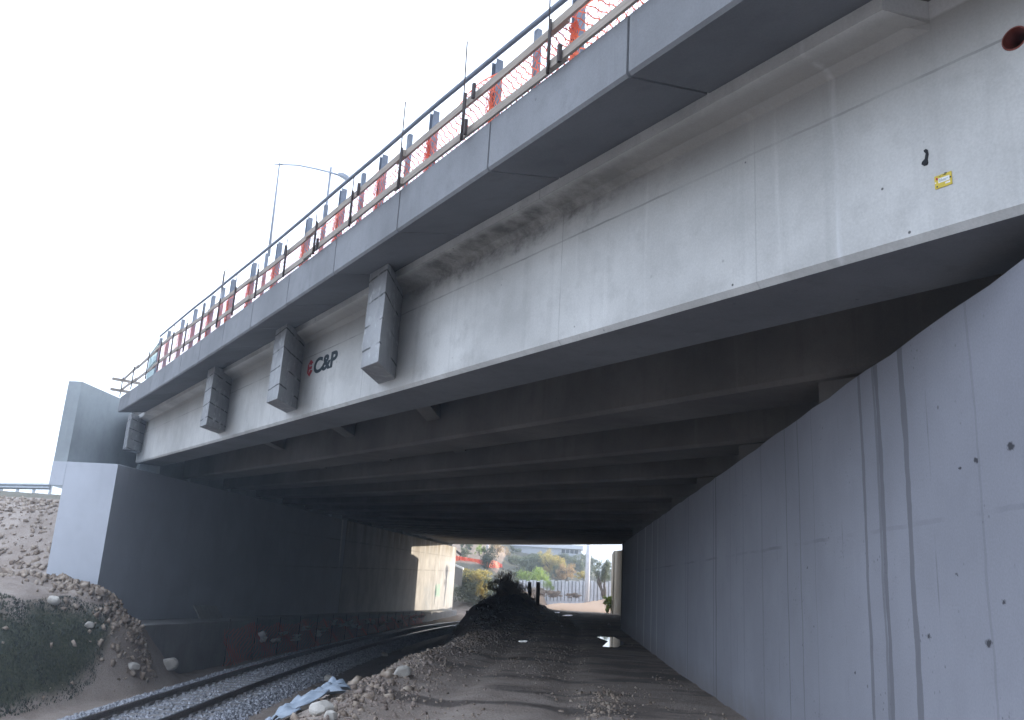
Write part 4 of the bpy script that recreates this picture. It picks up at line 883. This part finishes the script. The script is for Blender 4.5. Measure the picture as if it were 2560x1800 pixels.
# orange net on the hill
def band(name, tops, bots, y, mat, label, cat, th_=.03, wav=.15):
    n = 40; vs = []; b = MB(); tx = [p[0] for p in tops]; bx = [p[0] for p in bots]; rings = []
    for i in range(n + 1):
        px = tx[0] + (tx[-1] - tx[0]) * i / n; a = drop(px, I(px, bx, [p[1] for p in bots]) + 1.5); yq = a[1] - .3; a = at_y(px, I(px, bx, [p[1] for p in bots]) + 1.5, yq); c = at_y(px, I(px, tx, [p[1] for p in tops]), yq + wav * math.sin(i * 1.3 + .6))
        rings.append([a, a + np.array([0, th_, 0]), c + np.array([0, th_, 0]), c])
    b.loft(rings); return tag(b.build(name, mat), label, cat)
band('safety_net', [(1136, 1388), (1150, 1391), (1187, 1397), (1215, 1401), (1235, 1401), (1256, 1411)], [(1136, 1401), (1150, 1399), (1187, 1403), (1200, 1408), (1222, 1419), (1256, 1417)], 150, M['net'], 'orange plastic net fence running along the far hillside', 'net')
# house on the hill
HY = drop(1372, 1393)[1]; HS = HY / 205
hs = thing('house', at_y(1370, 1392, HY), 'long white house with a row of dark windows on top of the hill', 'house')
def yp(px, py): return at_y(px, py, HY)
a, c = yp(1282, 1392), yp(1452, 1404); b = MB(); b.box(a[0], c[0], HY, HY + 8, min(a[2], c[2]) - 3, yp(1400, 1371)[2]); b.build('wall', M['housewall'], hs)
z0, z1 = yp(1400, 1382)[2], yp(1400, 1373)[2]
x0 = yp(1403, 1380)[0]; x1 = yp(1446, 1380)[0]
for i in range(4):
    xa = x0 + (x1 - x0) * i / 4 + .08; xb_ = x0 + (x1 - x0) * (i + 1) / 4 - .08; wo = MB().box(xa, xb_, HY - .07, HY + .06, z0, z1).build('window', M['glass'], hs)
zt = yp(1400, 1371)[2]; MB().box(a[0] - .4, c[0] + .4, HY - .5, HY + 8.6, zt + .003, zt + .9 * HS).build('roof', M['roof'], hs)
# wing-wall coping and rail beyond the left wall end
wg = thing('wing_wall', (-15.6, 118, 0), 'low wing wall with white coping behind the sunlit wall end', 'wall')
a, c = at_y(1128, 1411, 117), at_y(1156, 1424, 117); b = MB(); b.hexa([(a[0], 117.0, a[2] - 2.2), (c[0], 117.0, c[2] - 2.2), (c[0], 117.6, c[2] - 2.2), (a[0], 117.6, a[2] - 2.2)], [(a[0], 117.0, a[2]), (c[0], 117.0, c[2]), (c[0], 117.6, c[2]), (a[0], 117.6, a[2])]); b.build('body', M['footing'], wg)
b = MB(); b.hexa([(a[0], 116.9, a[2] + .003), (c[0] + .1, 116.9, c[2] + .003), (c[0] + .1, 117.7, c[2] + .003), (a[0], 117.7, a[2] + .003)], [(a[0], 116.9, a[2] + .25), (c[0] + .1, 116.9, c[2] + .25), (c[0] + .1, 117.7, c[2] + .25), (a[0], 117.7, a[2] + .25)]); b.build('coping', M['white'], wg)
a, c = at_y(1136, 1374, 121), at_y(1154, 1388, 121); o = MB().bar(a, c, .5, .3).build('beam', M['rod']); tag(o, 'dark sloping beam above the white coping at the wall end', 'beam')
MB
# netting with white debris along the footing
nv.clear(); nf.clear()
drp = thing('debris_fence', (-12.7, 45, -1.5), 'sagging orange net with torn plastic along the footing beside the track', 'net')
def foot_net(y0, y1):
    cell = .16; cols = int((y1 - y0) / cell); rows = 6; pts = np.zeros((cols + 1, rows + 1, 3))
    for i in range(cols + 1):
        y = y0 + i * cell; lo = railz(y) - .35; hi = fz(y) - .15 + .25 * float(vn(np.array(y * .8), np.array(2.)))
        for j in range(rows + 1): pts[i, j] = (-12.72 + .12 * math.sin(y * 1.7 + j), y, lo + (hi - lo) * j / rows)
    for i in range(cols):
        for j in range(rows):
            if (i + j) % 2 == 0: strip(pts[i, j], pts[i + 1, j + 1], .016, np.array([1., 0, 0]))
            else: strip(pts[i, j + 1], pts[i + 1, j], .016, np.array([1., 0, 0]))
foot_net(33, 80); raw('mesh', np.array(nv), np.array(nf), M['net'], drp)
for i_ in range(26):
    y = 36 + 44 * (i_ / 26) + random.uniform(-.6, .6); w_ = random.uniform(.5, 1.8); vs = []; nu = 8; lo_ = random.uniform(.1, .6); hi_ = random.uniform(.15, .4)
    for i in range(nu + 1):
        for j in range(5): vs.append((-12.62 + .14 * random.uniform(-1, 1), y + w_ * i / nu, railz(y) + (fz(y) - railz(y)) * (lo_ + hi_ * j / 4 * random.uniform(.6, 1.0))))
    MB().add(vs, [(i * 5 + j, (i + 1) * 5 + j, (i + 1) * 5 + j + 1, i * 5 + j + 1) for i in range(nu) for j in range(4)]).build('torn_sheet', M['cloth'], drp)
for y in np.arange(33, 81, 3.0): MB().tube([(-12.66, y, railz(y) - .5), (-12.66, y + .05, fz(y) + .1)], .018, 5).build('stake', M['rod'], drp)
# board leaning on the abutment wall
pn = MB(); z0 = fz(34.6) + .02
pn.hexa([(-14.05, 33.5, z0), (-14.0, 33.5, z0), (-14.0, 35.8, z0 - .05), (-14.05, 35.8, z0 - .05)], [(-14.34, 33.4, z0 + .5), (-14.30, 33.4, z0 + .52), (-14.30, 35.6, z0 + .45), (-14.34, 35.6, z0 + .43)])
tag(pn.build('board', M['panel']), 'weathered board leaning against the dark abutment wall on the footing', 'board')
# road safety barrier on the embankment
rb = thing('crash_barrier', at_y(60, 1224, 41.5), 'pale steel crash barrier along the embankment top at the far left', 'barrier')
a, c = at_y(-80, 1213, 41.5), at_y(124, 1216, 41.5); b = MB(); pr_ = [(-.04, -.16), (.04, -.08), (-.02, 0), (.04, .08), (-.04, .16), (-.06, .16), (.02, .08), (-.04, 0), (.02, -.08), (-.06, -.16)]
b.loft([[a + np.array([0, -u, v]) for u, v in pr_], [c + np.array([0, -u, v]) for u, v in pr_]]); b.build('rail', M['galv'], rb)
for q in np.linspace(0, 1, 6):
    p = a * (1 - q) + c * q; MB().box(p[0] - .05, p[0] + .05, p[1] + .06, p[1] + .18, p[2] - .8, p[2] + .1).build('post', M['galv'], rb)

# haze
hb = MB().box(-910, 1010, -310, 1510, -7, 27).build('haze_veil', None)  # volume added to lift the dark areas, standing in for lens veil
hm = bpy.data.materials.new('haze_veil'); hm.use_nodes = True; ht = hm.node_tree; ht.nodes.clear()
ho = ht.nodes.new('ShaderNodeOutputMaterial'); hv = ht.nodes.new('ShaderNodeVolumePrincipled'); hv.inputs['Density'].default_value = .0026; hv.inputs['Color'].default_value = (.72, .85, 1, 1); hv.inputs['Anisotropy'].default_value = .5
ht.links.new(hv.outputs[0], ho.inputs['Volume']); hb.data.materials.append(hm); tag(hb, kind='stuff')
